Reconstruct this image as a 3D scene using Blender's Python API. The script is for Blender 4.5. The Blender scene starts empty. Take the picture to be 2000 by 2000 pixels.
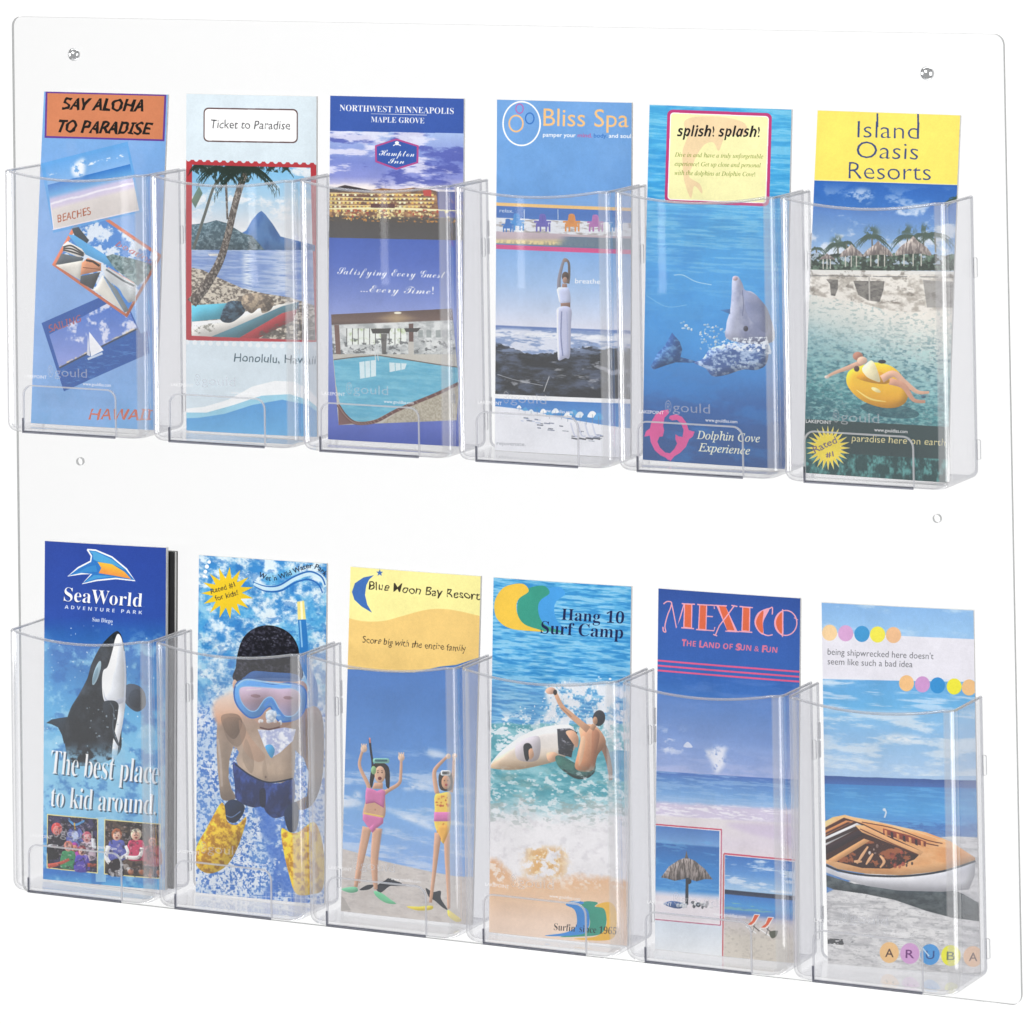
import bpy, bmesh, math
import numpy as np
from mathutils import Matrix, Vector

# ---------------------------------------------------------------- camera, studio light, exposure
scene = bpy.context.scene
COL = scene.collection
yaw, pitch, roll = .46443, .03422, -.01538
fwd = Vector((-math.sin(yaw)*math.cos(pitch), math.cos(yaw)*math.cos(pitch), math.sin(pitch)))
rt = fwd.cross(Vector((0, 0, 1))).normalized(); up = rt.cross(fwd)
r2 = rt*math.cos(roll)+up*math.sin(roll); u2 = up*math.cos(roll)-rt*math.sin(roll)
cam = bpy.data.objects.new('camera', bpy.data.cameras.new('camera')); COL.objects.link(cam)
cam.matrix_world = Matrix(((r2.x, u2.x, -fwd.x, 1.88242), (r2.y, u2.y, -fwd.y, -2.93707), (r2.z, u2.z, -fwd.z, .84509), (0, 0, 0, 1)))
cam.data.sensor_width = 36; cam.data.lens = 9358.15/2000*36; cam.data.shift_x = -.00094; cam.data.shift_y = -.94738
cam.data.clip_start = .05; cam.data.clip_end = 60
scene.camera = cam

w = bpy.data.worlds.new('World'); scene.world = w; w.use_nodes = True
w.node_tree.nodes['Background'].inputs[0].default_value = (1, 1, 1, 1); w.node_tree.nodes['Background'].inputs[1].default_value = .42
scene.view_settings.view_transform = 'Standard'; scene.view_settings.look = 'None'
scene.view_settings.exposure = 0; scene.view_settings.gamma = 1
scene.cycles.transparent_max_bounces = 48; scene.cycles.max_bounces = 14; scene.cycles.glossy_bounces = 6
scene.cycles.use_denoising = True; scene.cycles.sample_clamp_indirect = 6

def softbox(name, loc, target, sx, sy, power, colour=(1, 1, 1)):
    L = bpy.data.lights.new(name, 'AREA'); L.shape = 'RECTANGLE'; L.size = sx; L.size_y = sy; L.energy = power; L.color = colour
    o = bpy.data.objects.new(name, L); COL.objects.link(o); o.location = loc
    o.rotation_euler = (Vector(target)-Vector(loc)).to_track_quat('-Z', 'Y').to_euler(); return o
mid = (.38, 0, .31)
softbox('key_softbox', (.2, -3.3, 2.5), mid, 1.8, 1.4, 100, (1, .99, .97))
softbox('fill_softbox', (-3.0, -1.7, .4), mid, 1.5, 1.8, 58)
softbox('window_strip', (-.55, -1.9, .28), (.5, 0, .4), .06, .22, .13)
softbox('side_softbox', (2.5, -.45, .35), mid, 1.3, 1.7, 15)
# two banks behind the rack light the white studio wall until it burns out
softbox('wall_bank_top', (.0, .9, 3.6), (-.5, 2.6, .6), 5, .8, 90)
softbox('wall_bank_bottom', (.0, .9, -3.2), (-.5, 2.6, 0), 5, .8, 90)

# ---------------------------------------------------------------- print shop: flat artwork of the brochures
CW, CH = 480, 1128
def hx(c):
    if isinstance(c, str):
        c = c.lstrip('#'); return np.array([int(c[i:i+2], 16)/255 for i in (0, 2, 4)])
    return np.asarray(c, float)
def homog(src, dst):
    A = []; b = []
    for (x, y), (u, v) in zip(src, dst):
        A.append([x, y, 1, 0, 0, 0, -u*x, -u*y]); b.append(u)
        A.append([0, 0, 0, x, y, 1, -v*x, -v*y]); b.append(v)
    return np.append(np.linalg.solve(np.array(A, float), np.array(b, float)), 1).reshape(3, 3)
def happ(Hm, p):
    p = np.asarray(p, float); q = p @ Hm[:, :2].T + Hm[:, 2]
    return q[..., :2]/q[..., 2:3]
def vnoise(h, w, sx, sy, rs):
    gy, gx = int(h/sy)+3, int(w/sx)+3
    g = rs.rand(gy, gx)
    y = np.arange(h)/sy; x = np.arange(w)/sx
    iy = y.astype(int); ix = x.astype(int); fy = y-iy; fx = x-ix
    fy = (fy*fy*(3-2*fy))[:, None]; fx = (fx*fx*(3-2*fx))[None]
    a = g[iy][:, ix]; b = g[iy][:, ix+1]; c = g[iy+1][:, ix]; d = g[iy+1][:, ix+1]
    return (a*(1-fx)+b*fx)*(1-fy)+(c*(1-fx)+d*fx)*fy
def fbm(sx, sy, octv=4, seed=0, h=CH, w=CW, gain=.62):
    octv += 2
    rs = np.random.RandomState(seed); o = np.zeros((h, w)); t = 0; k = 1
    for i in range(octv):
        if min(sx, sy) < .8: break
        o += k*vnoise(h, w, max(sx, 1), max(sy, 1), rs); t += k; k *= gain; sx /= 2; sy /= 2
    return o/t
def ss(a, b, x): t = np.clip((x-a)/(b-a), 0, 1); return t*t*(3-2*t)
def smooth(p, closed=True, n=8):
    p = np.asarray(p, float); N = len(p); out = []
    for i in range(N if closed else N-1):
        if closed: a, b, c, d = p[(i-1) % N], p[i], p[(i+1) % N], p[(i+2) % N]
        else: a, b, c, d = p[max(i-1, 0)], p[i], p[i+1], p[min(i+2, N-1)]
        for t in np.arange(n)/n:
            out.append(.5*((2*b)+(c-a)*t+(2*a-5*b+4*c-d)*t*t+(3*b-a-3*c+d)*t**3))
    if not closed: out.append(p[-1])
    return np.array(out)
def loops_edges(loops):
    return np.concatenate([np.stack([np.asarray(l, float), np.roll(np.asarray(l, float), -1, 0)], 1) for l in loops])
def raster(E, S=2):
    """non-zero fill of an edge soup given in canvas pixels -> (slices, alpha)"""
    E = np.asarray(E, float)
    lo = np.floor(E.reshape(-1, 2).min(0)).astype(int)-1; hi = np.ceil(E.reshape(-1, 2).max(0)).astype(int)+1
    x0, y0 = max(lo[0], 0), max(lo[1], 0); x1, y1 = min(hi[0], CW), min(hi[1], CH)
    if x1 <= x0 or y1 <= y0: return None
    w, h = (x1-x0)*S, (y1-y0)*S
    E = (E-[x0, y0])*S
    sw = E[:, 0, 1] > E[:, 1, 1]; sg = np.where(sw, -1, 1); E[sw] = E[sw][:, ::-1]
    r0 = np.clip(np.ceil(E[:, 0, 1]-.5), 0, h).astype(int); r1 = np.clip(np.ceil(E[:, 1, 1]-.5), 0, h).astype(int)
    n = r1-r0; k = n > 0; E, r0, n, sg = E[k], r0[k], n[k], sg[k]
    if not len(n): return None
    idx = np.repeat(np.arange(len(n)), n); row = np.arange(n.sum())-np.repeat(np.cumsum(n)-n, n)+r0[idx]
    e = E[idx]; xx = e[:, 0, 0]+(row+.5-e[:, 0, 1])*(e[:, 1, 0]-e[:, 0, 0])/(e[:, 1, 1]-e[:, 0, 1])
    col = np.clip(np.ceil(xx-.5), 0, w).astype(int)
    T = np.zeros((h, w+1), int); np.add.at(T, (row, col), sg[idx])
    M = (np.cumsum(T, 1)[:, :w] != 0).astype(float)
    M = M.reshape(y1-y0, S, x1-x0, S).mean((1, 3))
    return (slice(y0, y1), slice(x0, x1)), M
_fb = {'SB': (0x1D400, 0x1D41A, 0x1D7CE), 'SI': (0x1D468, 0x1D482, None), 'I': (0x1D434, 0x1D44E, None), 'SC': (0x1D4D0, 0x1D4EA, None),
       'GB': (0x1D5D4, 0x1D5EE, 0x1D7EC), 'GI': (0x1D608, 0x1D622, None), 'GBI': (0x1D63C, 0x1D656, None), 'G': (0x1D5A0, 0x1D5BA, 0x1D7E2)}
def uni(s, st):
    if st not in _fb: return s
    A, a, d = _fb[st]; o = ''
    for ch in s:
        if 'A' <= ch <= 'Z': o += chr(A+ord(ch)-65)
        elif 'a' <= ch <= 'z': o += 'ℎ' if (st == 'I' and ch == 'h') else chr(a+ord(ch)-97)
        elif '0' <= ch <= '9' and d: o += chr(d+ord(ch)-48)
        else: o += ch
    return o
def text_tris(s, st='sans', bold=0.0, track=1.0):
    cu = bpy.data.curves.new('lettering', 'FONT'); cu.body = uni(s, st); cu.resolution_u = 3; cu.offset = bold; cu.space_character = track
    ob = bpy.data.objects.new('lettering', cu); bpy.context.scene.collection.objects.link(ob)
    dg = bpy.context.evaluated_depsgraph_get(); me = ob.evaluated_get(dg).to_mesh()
    V = np.zeros(len(me.vertices)*3); me.vertices.foreach_get('co', V); V = V.reshape(-1, 3)[:, :2]
    me.calc_loop_triangles(); F = np.zeros(len(me.loop_triangles)*3, int); me.loop_triangles.foreach_get('vertices', F)
    T = V[F.reshape(-1, 3)] if len(F) else np.zeros((0, 3, 2))
    bpy.data.objects.remove(ob); bpy.data.curves.remove(cu)
    a = (T[:, 1]-T[:, 0]); b = (T[:, 2]-T[:, 0]); k = a[:, 0]*b[:, 1]-a[:, 1]*b[:, 0] < 0; T[k] = T[k][:, ::-1]
    return T
class Sheet:
    def __init__(s, quad, org, sc, bg='#ffffff'):
        q = (np.array(quad, float)-org)*sc
        s.H = homog(q, [(0, 0), (CW, 0), (CW, CH), (0, CH)]); Hi = np.linalg.inv(s.H)
        yy, xx = np.mgrid[0:CH, 0:CW]+.5
        P = happ(Hi, np.stack([xx, yy], -1)); s.X, s.Y = P[..., 0], P[..., 1]
        s.a = np.ones((CH, CW, 3))*hx(bg); s.k = CW/(q[1]-q[0])[0]
    def sl(s, x0, x1, dy):           # height coordinate that follows a sloping horizontal: dy is its drop from x0 to x1
        return s.Y-(s.X-x0)/(x1-x0)*dy
    def vg(s, stops, Y=None):
        Y = s.Y if Y is None else Y; ys = [a for a, _ in stops]; cs = np.array([hx(c) for _, c in stops])
        return np.stack([np.interp(Y, ys, cs[:, i]) for i in range(3)], -1)
    def blend(s, m, col, al=1.):
        col = hx(col) if isinstance(col, (str, tuple)) else col
        m = (m*al)[..., None]; s.a = s.a*(1-m)+col*m
    v = None
    def _put(s, r, col, al):
        if r is None: return
        (sy, sx), M0 = r; M = (M0*(al if np.isscalar(al) else al[sy, sx]))[..., None]
        c = hx(col) if isinstance(col, (str, tuple)) else col[sy, sx]
        if s.v and M0.shape[0]*M0.shape[1] > 60:           # rounded modelling of a photographed form
            k, rr = s.v; R = max(2, int(min(rr, max(M0.shape)/3))); B = np.pad(M0, R)
            for _ in (0, 1):
                for ax in (0, 1):
                    q = np.cumsum(np.pad(B, [(R, R) if a == ax else (0, 0) for a in (0, 1)]), ax); L = B.shape[ax]; B = (q.take(range(2*R, 2*R+L), ax)-q.take(range(0, L), ax))/(2*R)
            g = (np.roll(B, -R//2, 1)-np.roll(B, R//2, 1))*.7+(np.roll(B, -R//2, 0)-np.roll(B, R//2, 0))*.6
            c = np.clip(c*(1+.68*k*g[R:-R, R:-R, None]), 0, 1)
        s.a[sy, sx] = s.a[sy, sx]*(1-M)+c*M
    def fill(s, pts, col, al=1., sm=0):
        if sm: pts = smooth(pts)
        s._put(raster(loops_edges([happ(s.H, pts)])), col, al)
    def mask(s, pts, sm=0, blur=0):
        if sm: pts = smooth(pts); blur = blur or 7
        m = np.zeros((CH, CW)); r = raster(loops_edges([happ(s.H, pts)]))
        if r: m[r[0]] = r[1]
        for _ in range(2 if blur else 0):
            for ax in (0, 1):
                p = np.concatenate([np.repeat(m.take([0], ax), blur, ax), m, np.repeat(m.take([-1], ax), blur, ax)], ax); q = np.cumsum(p, ax); L = m.shape[ax]
                m = (q.take(range(2*blur, 2*blur+L), ax)-q.take(range(0, L), ax))/(2*blur)
        return m
    def line(s, pts, w, col, al=1., sm=0, closed=0):
        pts = np.asarray(pts, float)
        if sm: pts = smooth(pts, closed)
        if closed: pts = np.vstack([pts, pts[:1]])
        w = np.interp(np.linspace(0, 1, len(pts)), np.linspace(0, 1, len(np.atleast_1d(w))), np.atleast_1d(w)).astype(float)
        d = np.gradient(pts, axis=0); d /= np.linalg.norm(d, axis=1)[:, None]+1e-9; n = np.stack([-d[:, 1], d[:, 0]], 1)
        L = pts+n*w[:, None]/2; R = pts-n*w[:, None]/2
        s._put(raster(loops_edges([happ(s.H, np.vstack([L, R[::-1]]))])), col, al)
    def ell(s, cx, cy, rx, ry, col, rot=0, al=1., w=0):
        t = np.arange(40)/40*2*np.pi; c, q = np.cos(np.radians(rot)), np.sin(np.radians(rot))
        f = lambda k: np.stack([cx+c*(rx+k)*np.cos(t)-q*(ry+k)*np.sin(t), cy+q*(rx+k)*np.cos(t)+c*(ry+k)*np.sin(t)], 1)
        L = [f(0)] if not w else [f(w/2), f(-w/2)[::-1]]
        s._put(raster(loops_edges([happ(s.H, l) for l in L])), col, al)
    def rrect(s, x0, y0, x1, y1, r, col, sl=0, sk=0, al=1.):
        P = []
        for cx, cy, a0 in ((x1-r, y0+r, -90), (x1-r, y1-r, 0), (x0+r, y1-r, 90), (x0+r, y0+r, 180)):
            for a in np.radians(a0+np.arange(0, 91, 15)): P.append((cx+r*np.cos(a), cy+r*np.sin(a)))
        P = np.array(P); P = np.stack([P[:, 0]+sk*(P[:, 1]-y0)/(y1-y0), P[:, 1]+sl*(P[:, 0]-x0)/(x1-x0)], 1)
        s.fill(P, col, al)
    def burst(s, cx, cy, r0, r1, n, col, rot=0, kx=1):
        a = np.arange(2*n)/n*np.pi+rot; r = np.where(np.arange(2*n) % 2, r0, r1)
        s.fill(np.stack([cx+kx*r*np.cos(a), cy+r*np.sin(a)], 1), col)
    def text(s, t, p0, p1, h, col, st='sans', bold=0., wob=0., al=1., sh=None, shear=0., track=1., path=None, out=None):
        T = text_tris(t, st, bold, track)
        if not len(T): return
        xa, xb = T[..., 0].min(), T[..., 0].max(); u = (T[..., 0]-xa)/(xb-xa); v = T[..., 1]/.7
        p0 = np.array(p0, float); p1 = np.array(p1, float)
        if path is not None:
            pp = smooth(path, 0); L = np.append(0, np.cumsum(np.linalg.norm(np.diff(pp, axis=0), axis=1))); L /= L[-1]
            B = np.stack([np.interp(u, L, pp[:, i]) for i in (0, 1)], -1); g = np.gradient(pp, axis=0)
            D = np.stack([np.interp(u, L, g[:, i]) for i in (0, 1)], -1); D /= np.linalg.norm(D, axis=-1)[..., None]
            P = B+np.stack([D[..., 1], -D[..., 0]], -1)*(v*h)[..., None]
        else:
            d = p1-p0; L = np.hypot(*d); d /= L; n = np.array([d[1], -d[0]])
            P = p0+(u*L)[..., None]*d+(v*h)[..., None]*n+(shear*v*h)[..., None]*d
        if wob:
            P = P+wob*np.stack([np.sin(P[..., 1]*.21+P[..., 0]*.05)+np.sin(P[..., 1]*.09+1), np.sin(P[..., 0]*.17)+.6*np.sin(P[..., 0]*.06+2)], -1)
        def put(off, c, a):
            Q = happ(s.H, P+np.array(off)); E = np.stack([Q, np.roll(Q, -1, 1)], 2).reshape(-1, 2, 2)
            k = np.round(E, 4); s._put(raster(k), c, a)
        if sh: put(sh[0], sh[1], sh[2])
        if out:
            for a in range(8): put((out[0]*np.cos(a*np.pi/4), out[0]*np.sin(a*np.pi/4)), out[1], al)
        put((0, 0), col, al)
    def tex(s, c0, c1, n, lo=.3, hi=.7):
        t = ss(lo, hi, n)[..., None]; c0 = hx(c0) if isinstance(c0, str) else c0; c1 = hx(c1) if isinstance(c1, str) else c1
        return c0*(1-t)+c1*t
    def dots(s, n, x0, x1, y0, y1, r, col, seed, al=.9):
        rs = np.random.RandomState(seed)
        for i in range(n): s.ell(x0+(x1-x0)*rs.rand(), y0+(y1-y0)*rs.rand(), r*(.5+rs.rand()), r*(.5+rs.rand()), col, al=al*(.4+.6*rs.rand()))

def art_aloha(q):
    c = Sheet(q, (40, 160), 2.76)
    c.a[:] = c.vg([(50, '#7db0e4'), (400, '#7aa9e0'), (900, '#86abdf'), (1500, '#84aade'), (1850, '#7aaee0')])
    c.blend(ss(.45, .7, fbm(120, 120, 3, 4)), '#8fb4e6', .5)
    c.fill([(136, 50), (787, 67), (778, 320), (132, 301)], '#63388f'); c.fill([(146, 60), (777, 76), (768, 310), (142, 291)], '#cf8059')
    c.text('SAY ALOHA', (226, 146), (668, 158), 58, '#15120f', 'GI', .034, 2.2, track=1.0, shear=.06)
    c.text('TO PARADISE', (204, 268), (712, 283), 60, '#15120f', 'GI', .034, 2.2, shear=.06)
    # sailing card
    c.fill([(118, 1300), (548, 1112), (700, 1462), (240, 1668)], '#2c5aa6')
    m = c.mask([(160, 1362), (556, 1152), (676, 1420), (222, 1560)])
    c.blend(m, c.vg([(1150, '#3f6fc4'), (1500, '#8d9bd8')])); c.blend(m*ss(.5, .64, fbm(46, 40, 5, 7)), '#e6e6f4', .9)
    S = c.sl(222, 620, -200); c.blend(m*(S > 1540), '#2c5ea8'); c.blend(m*ss(8, 0, abs(S-1538)), '#30302c', .9); c.blend(m*ss(6, 0, abs(S-1529))*ss(.45, .6, fbm(14, 8, 2, 3)), '#f0d8a0')
    sea = c.mask([(222, 1558), (690, 1340), (700, 1462), (240, 1668)]); c.blend(sea, c.tex('#2a5aa4', '#5488c8', fbm(30, 8, 4, 9), .5, .85), .9)
    c.fill([(378, 1345), (456, 1446), (388, 1480), (380, 1420)], '#f4f4f8'); c.fill([(372, 1360), (384, 1480), (366, 1470)], '#d8dce8'); c.line([(370, 1494), (450, 1462)], 12, '#eef2f8', .8)
    c.text('SAILING', (160, 1350), (342, 1290), 36, '#a85a64', 'GI', .012, 1.5)
    c.v = (.8, 10)
    c.fill([(176, 986), (363, 655), (768, 935), (582, 1270)], '#cf7656')
    P = [(198, 982), (370, 680), (748, 942), (576, 1248)]; m = c.mask(P)
    c.blend(m, '#4a88d2'); c.blend(m*ss(.48, .6, fbm(38, 34, 5, 21)), '#eef2f8', .9)
    c.fill([(285, 790), (320, 782), (378, 852), (366, 874), (300, 830)], '#39424a'); c.fill([(262, 822), (300, 826), (510, 960), (505, 1000), (350, 925)], '#58a6dc')
    c.blend(m*c.mask([(470, 940), (505, 928), (600, 950), (725, 985), (690, 1050), (640, 1100), (520, 1010)]), c.tex('#4c686a', '#8aa2a4', fbm(12, 9, 3, 5), .35, .7))
    c.fill([(235, 880), (262, 858), (340, 900), (360, 930), (330, 948), (240, 912)], '#e8e4de')
    for d in (0, 16, 32): c.line([(238, 890+d*.5), (285, 884+d), (350, 925+d*.4)], 9, '#33302e', .9, 1)
    c.fill([(196, 984), (228, 925), (350, 948), (342, 968), (250, 986)], '#5b656c'); c.fill([(196, 988), (345, 962), (352, 1000), (330, 1068)], '#ddd9d0')
    c.fill([(340, 975), (372, 948), (444, 978), (444, 1018), (332, 1040)], '#d08f6a'); c.line([(362, 960), (400, 968), (436, 992)], 12, '#33261f'); c.line([(345, 1000), (438, 1010)], 4, '#7a4a30')
    c.fill([(334, 1046), (440, 1024), (400, 1118), (330, 1082)], '#4b5053'); c.fill([(448, 985), (628, 1088), (628, 1180), (470, 1060)], '#c9ccce')
    c.line([(470, 1010), (560, 1070), (620, 1100)], 10, '#6c7376'); c.line([(480, 1000), (620, 1084)], 5, '#dcb0a2')
    c.fill([(404, 1122), (452, 1042), (566, 1240)], '#e4e0d6'); c.fill([(456, 1040), (530, 1120), (592, 1232), (570, 1244)], '#7d868a'); c.fill([(530, 1090), (625, 1120), (625, 1180), (590, 1190), (560, 1150)], '#b4b9ba')
    c.text('boating', (520, 880), (720, 985), 26, '#c05f62', 'GI', .01, 1.5, al=.8)
    c.v = None
    c.fill([(112, 440), (584, 322), (668, 700), (183, 814)], '#5fa4e2', .8)
    P = [(136, 452), (578, 344), (646, 690), (186, 796)]; m = c.mask(P); S = c.sl(150, 595, -112)
    c.blend(m, c.vg([(440, '#64a2e0'), (555, '#86b4e6'), (556, '#3a7ac6'), (615, '#6ba8de'), (640, '#c6c0e0'), (680, '#d6cbe0'), (700, '#e0d8d4'), (820, '#d8d0cc')], S))
    c.blend(m*ss(500, 470, abs(S-500)*6+440)*ss(.5, .66, fbm(26, 22, 4, 2)), '#eef4fa'); c.blend(c.mask([(285, 460), (350, 415), (350, 500), (300, 510)], 1)*ss(.35, .5, fbm(16, 14, 3, 3)), '#f0f4fa')
    c.blend(m*ss(10, 0, abs(S+14*fbm(40, 30, 2, 8)-668))*.9, '#f4f0f6')
    c.line([(180, 796), (646, 690)], 6, '#f0e4e8'); c.line([(168, 660), (186, 796)], 5, '#f0e4e8')
    c.text('BEACHES', (208, 758), (394, 712), 38, '#b0603f', 'GI', .012, 1.5)
    c.text('HAWAII', (372, 1818), (716, 1822), 54, '#cc6c54', 'GI', .008, 2.5)
    return c.a

def palm(c, x, y, n, L, col, seed, w=5, droop=.7, lo=-200, hi=20):
    rs = np.random.RandomState(seed)
    for i in range(n):
        a = np.radians(lo+(hi-lo)*(i+rs.rand()*.6)/n); l = L*(.7+.5*rs.rand()); dx, dy = np.cos(a), np.sin(a)
        P = [(x+dx*l*t, y+dy*l*t*.6+droop*l*t*t) for t in (0, .35, .7, 1)]
        c.line(P, [w, w*1.4, 1], col, .9, 1)
        Q = smooth(P, 0)
        for p in Q[3::3]: c.line([p, (p[0]+dx*3+rs.randn()*2, p[1]+L*.16)], [w*.8, 1], col, .75)

def art_ticket(q):
    c = Sheet(q, (350, 160), 2.76, '#dbe8f0')
    c.rrect(134, 138, 642, 322, 26, '#5c4242', 8); c.rrect(140, 145, 636, 315, 22, '#ffffff', 8)
    c.text('Ticket to Paradise', (172, 248), (602, 256), 46, '#4c4c50', 'sans', -.004, 1.4)
    c.fill([(36, 418), (742, 436), (752, 1402), (30, 1392)], '#b93c44')
    for k in range(17): x = 52+43*k; c.ell(x, 414+(x-36)*.027, 13, 14, '#dbe8f0'); x -= 8; c.ell(x, 1402+(x-36)*.04, 13, 13, '#eef4f8')
    P = [(72, 444), (710, 462), (736, 1392), (68, 1366)]; m = c.mask(P)
    c.blend(m, c.vg([(450, '#7cbce6'), (600, '#a2cdea'), (760, '#e6ecf2'), (860, '#eef0f2')])); c.blend(m*ss(.5, .65, fbm(90, 50, 4, 3))*(c.Y < 830), '#f2f4f6', .9)
    c.v = (.9, 22)
    pk = [(340, 815), (368, 800), (400, 742), (432, 705), (450, 694), (470, 712), (510, 765), (552, 832), (620, 850), (735, 880), (735, 912), (420, 910)]
    c.fill(pk, c.tex('#33619c', '#4a79b0', fbm(30, 50, 3, 6)))
    hl = [(70, 768), (150, 760), (205, 744), (262, 760), (345, 812), (400, 828), (470, 908), (68, 904)]
    c.fill(hl, c.tex('#35525e', '#7f96a0', fbm(9, 7, 3, 16), .35, .8)); c.fill([(68, 640), (110, 560), (130, 600), (90, 680)], '#4c6a52', .8)
    lk = m*(c.Y > 905); c.blend(lk, c.tex('#7c98cf', '#a9bde0', fbm(60, 5, 4, 12), .35, .75))
    c.blend(lk*ss(.3, 0, abs(c.X-375)/150)*ss(.3, .6, fbm(40, 4, 2, 4)), '#e6eef6', .9); c.blend(lk*ss(120, 0, abs(c.X-570))*ss(.3, .6, fbm(40, 4, 2, 5)), '#e2e9f4', .7)
    c.fill([(160, 926), (215, 924), (218, 936), (170, 938)], '#e0ddd8')
    c.blend(m*c.mask([(68, 1000), (130, 1012), (235, 1062), (350, 1112), (470, 1140), (600, 1160), (735, 1205), (735, 1395), (68, 1368)]), c.tex('#6e655c', '#d9cfbe', fbm(10, 6, 3, 31), .35, .62))
    c.fill([(70, 1204), (282, 1190), (240, 1275), (70, 1292)], '#5fbad2')
    c.fill([(70, 1292), (235, 1280), (400, 1225), (520, 1205), (640, 1180), (560, 1235), (300, 1335), (180, 1372), (70, 1368)], '#ebe8e2'); c.blend(c.mask([(70, 1310), (230, 1296), (180, 1345), (90, 1360)])*ss(.5, .6, fbm(10, 8, 3, 8)), '#8b8a80', .8)
    c.fill([(178, 1372), (300, 1322), (560, 1208), (650, 1185), (640, 1222), (560, 1245), (330, 1378)], '#557f8c'); c.fill([(330, 1378), (560, 1246), (640, 1225), (620, 1285), (430, 1382)], '#a23d42')
    c.fill([(228, 1278), (262, 1192), (320, 1180), (362, 1196), (356, 1244), (285, 1296)], c.tex('#22313f', '#4f6c80', fbm(12, 10, 3, 5)), 1, 1)
    c.fill([(342, 1190), (360, 1144), (430, 1138), (480, 1145), (516, 1182), (500, 1226), (455, 1244), (440, 1215), (400, 1245), (370, 1230)], c.tex('#6d6258', '#b8a68e', fbm(12, 10, 3, 6)), 1, 1)
    c.blend(m*c.mask([(440, 1345), (560, 1290), (735, 1290), (735, 1392), (430, 1382)])*ss(.45, .55, fbm(30, 8, 3, 18)), '#57534e', .8)
    tk = c.tex('#4d443e', '#a39a90', fbm(5, 7, 2, 11), .4, .75)
    c.line([(232, 510), (190, 570), (140, 720), (80, 900)], [14, 16], '#5b605a', 1, 1); c.line([(258, 540), (266, 740)], [14, 10], tk)
    c.line([(372, 470), (330, 580), (300, 690), (262, 850), (220, 975), (150, 1095), (70, 1192)], [34, 36, 38, 46, 60], tk, 1, 1)
    for (x, y, n, L, sd) in ((365, 470, 26, 165, 1), (215, 470, 22, 120, 2), (300, 450, 14, 90, 3), (110, 455, 8, 60, 4), (540, 450, 8, 70, 6)): palm(c, x, y, n, L, '#2b3a34', sd, 7)
    c.blend(c.mask([(72, 444), (600, 458), (560, 492), (420, 470), (380, 540), (330, 548), (300, 500), (250, 560), (200, 540), (160, 480), (110, 500), (76, 480)])*ss(.35, .5, fbm(8, 12, 2, 3)), '#2c3a34', .9)
    c.v = None
    c.fill([(34, 424), (742, 440), (742, 463), (34, 445)], '#b93c44')
    for k in range(17): x = 52+43*k; c.ell(x, 414+(x-36)*.027, 13, 14, '#dbe8f0')
    c.text('Honolulu, Hawaii', (302, 1505), (738, 1521), 46, '#3c5663', 'sans', 0, 1.2);
    c.fill([(0, 1765), (140, 1750), (270, 1712), (400, 1640), (520, 1610), (620, 1615), (700, 1655), (790, 1760), (790, 1990), (0, 1990)], '#fbfdfe')
    c.fill([(0, 1782), (150, 1782), (300, 1740), (450, 1690), (600, 1682), (700, 1715), (790, 1790), (790, 1990), (0, 1990)], '#9fd6ec')
    c.fill([(0, 1815), (110, 1810), (250, 1788), (400, 1740), (560, 1712), (700, 1742), (790, 1815), (790, 1990), (0, 1990)], c.vg([(1720, '#569fdc'), (1900, '#6cb2e4')]))
    return c.a

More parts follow.
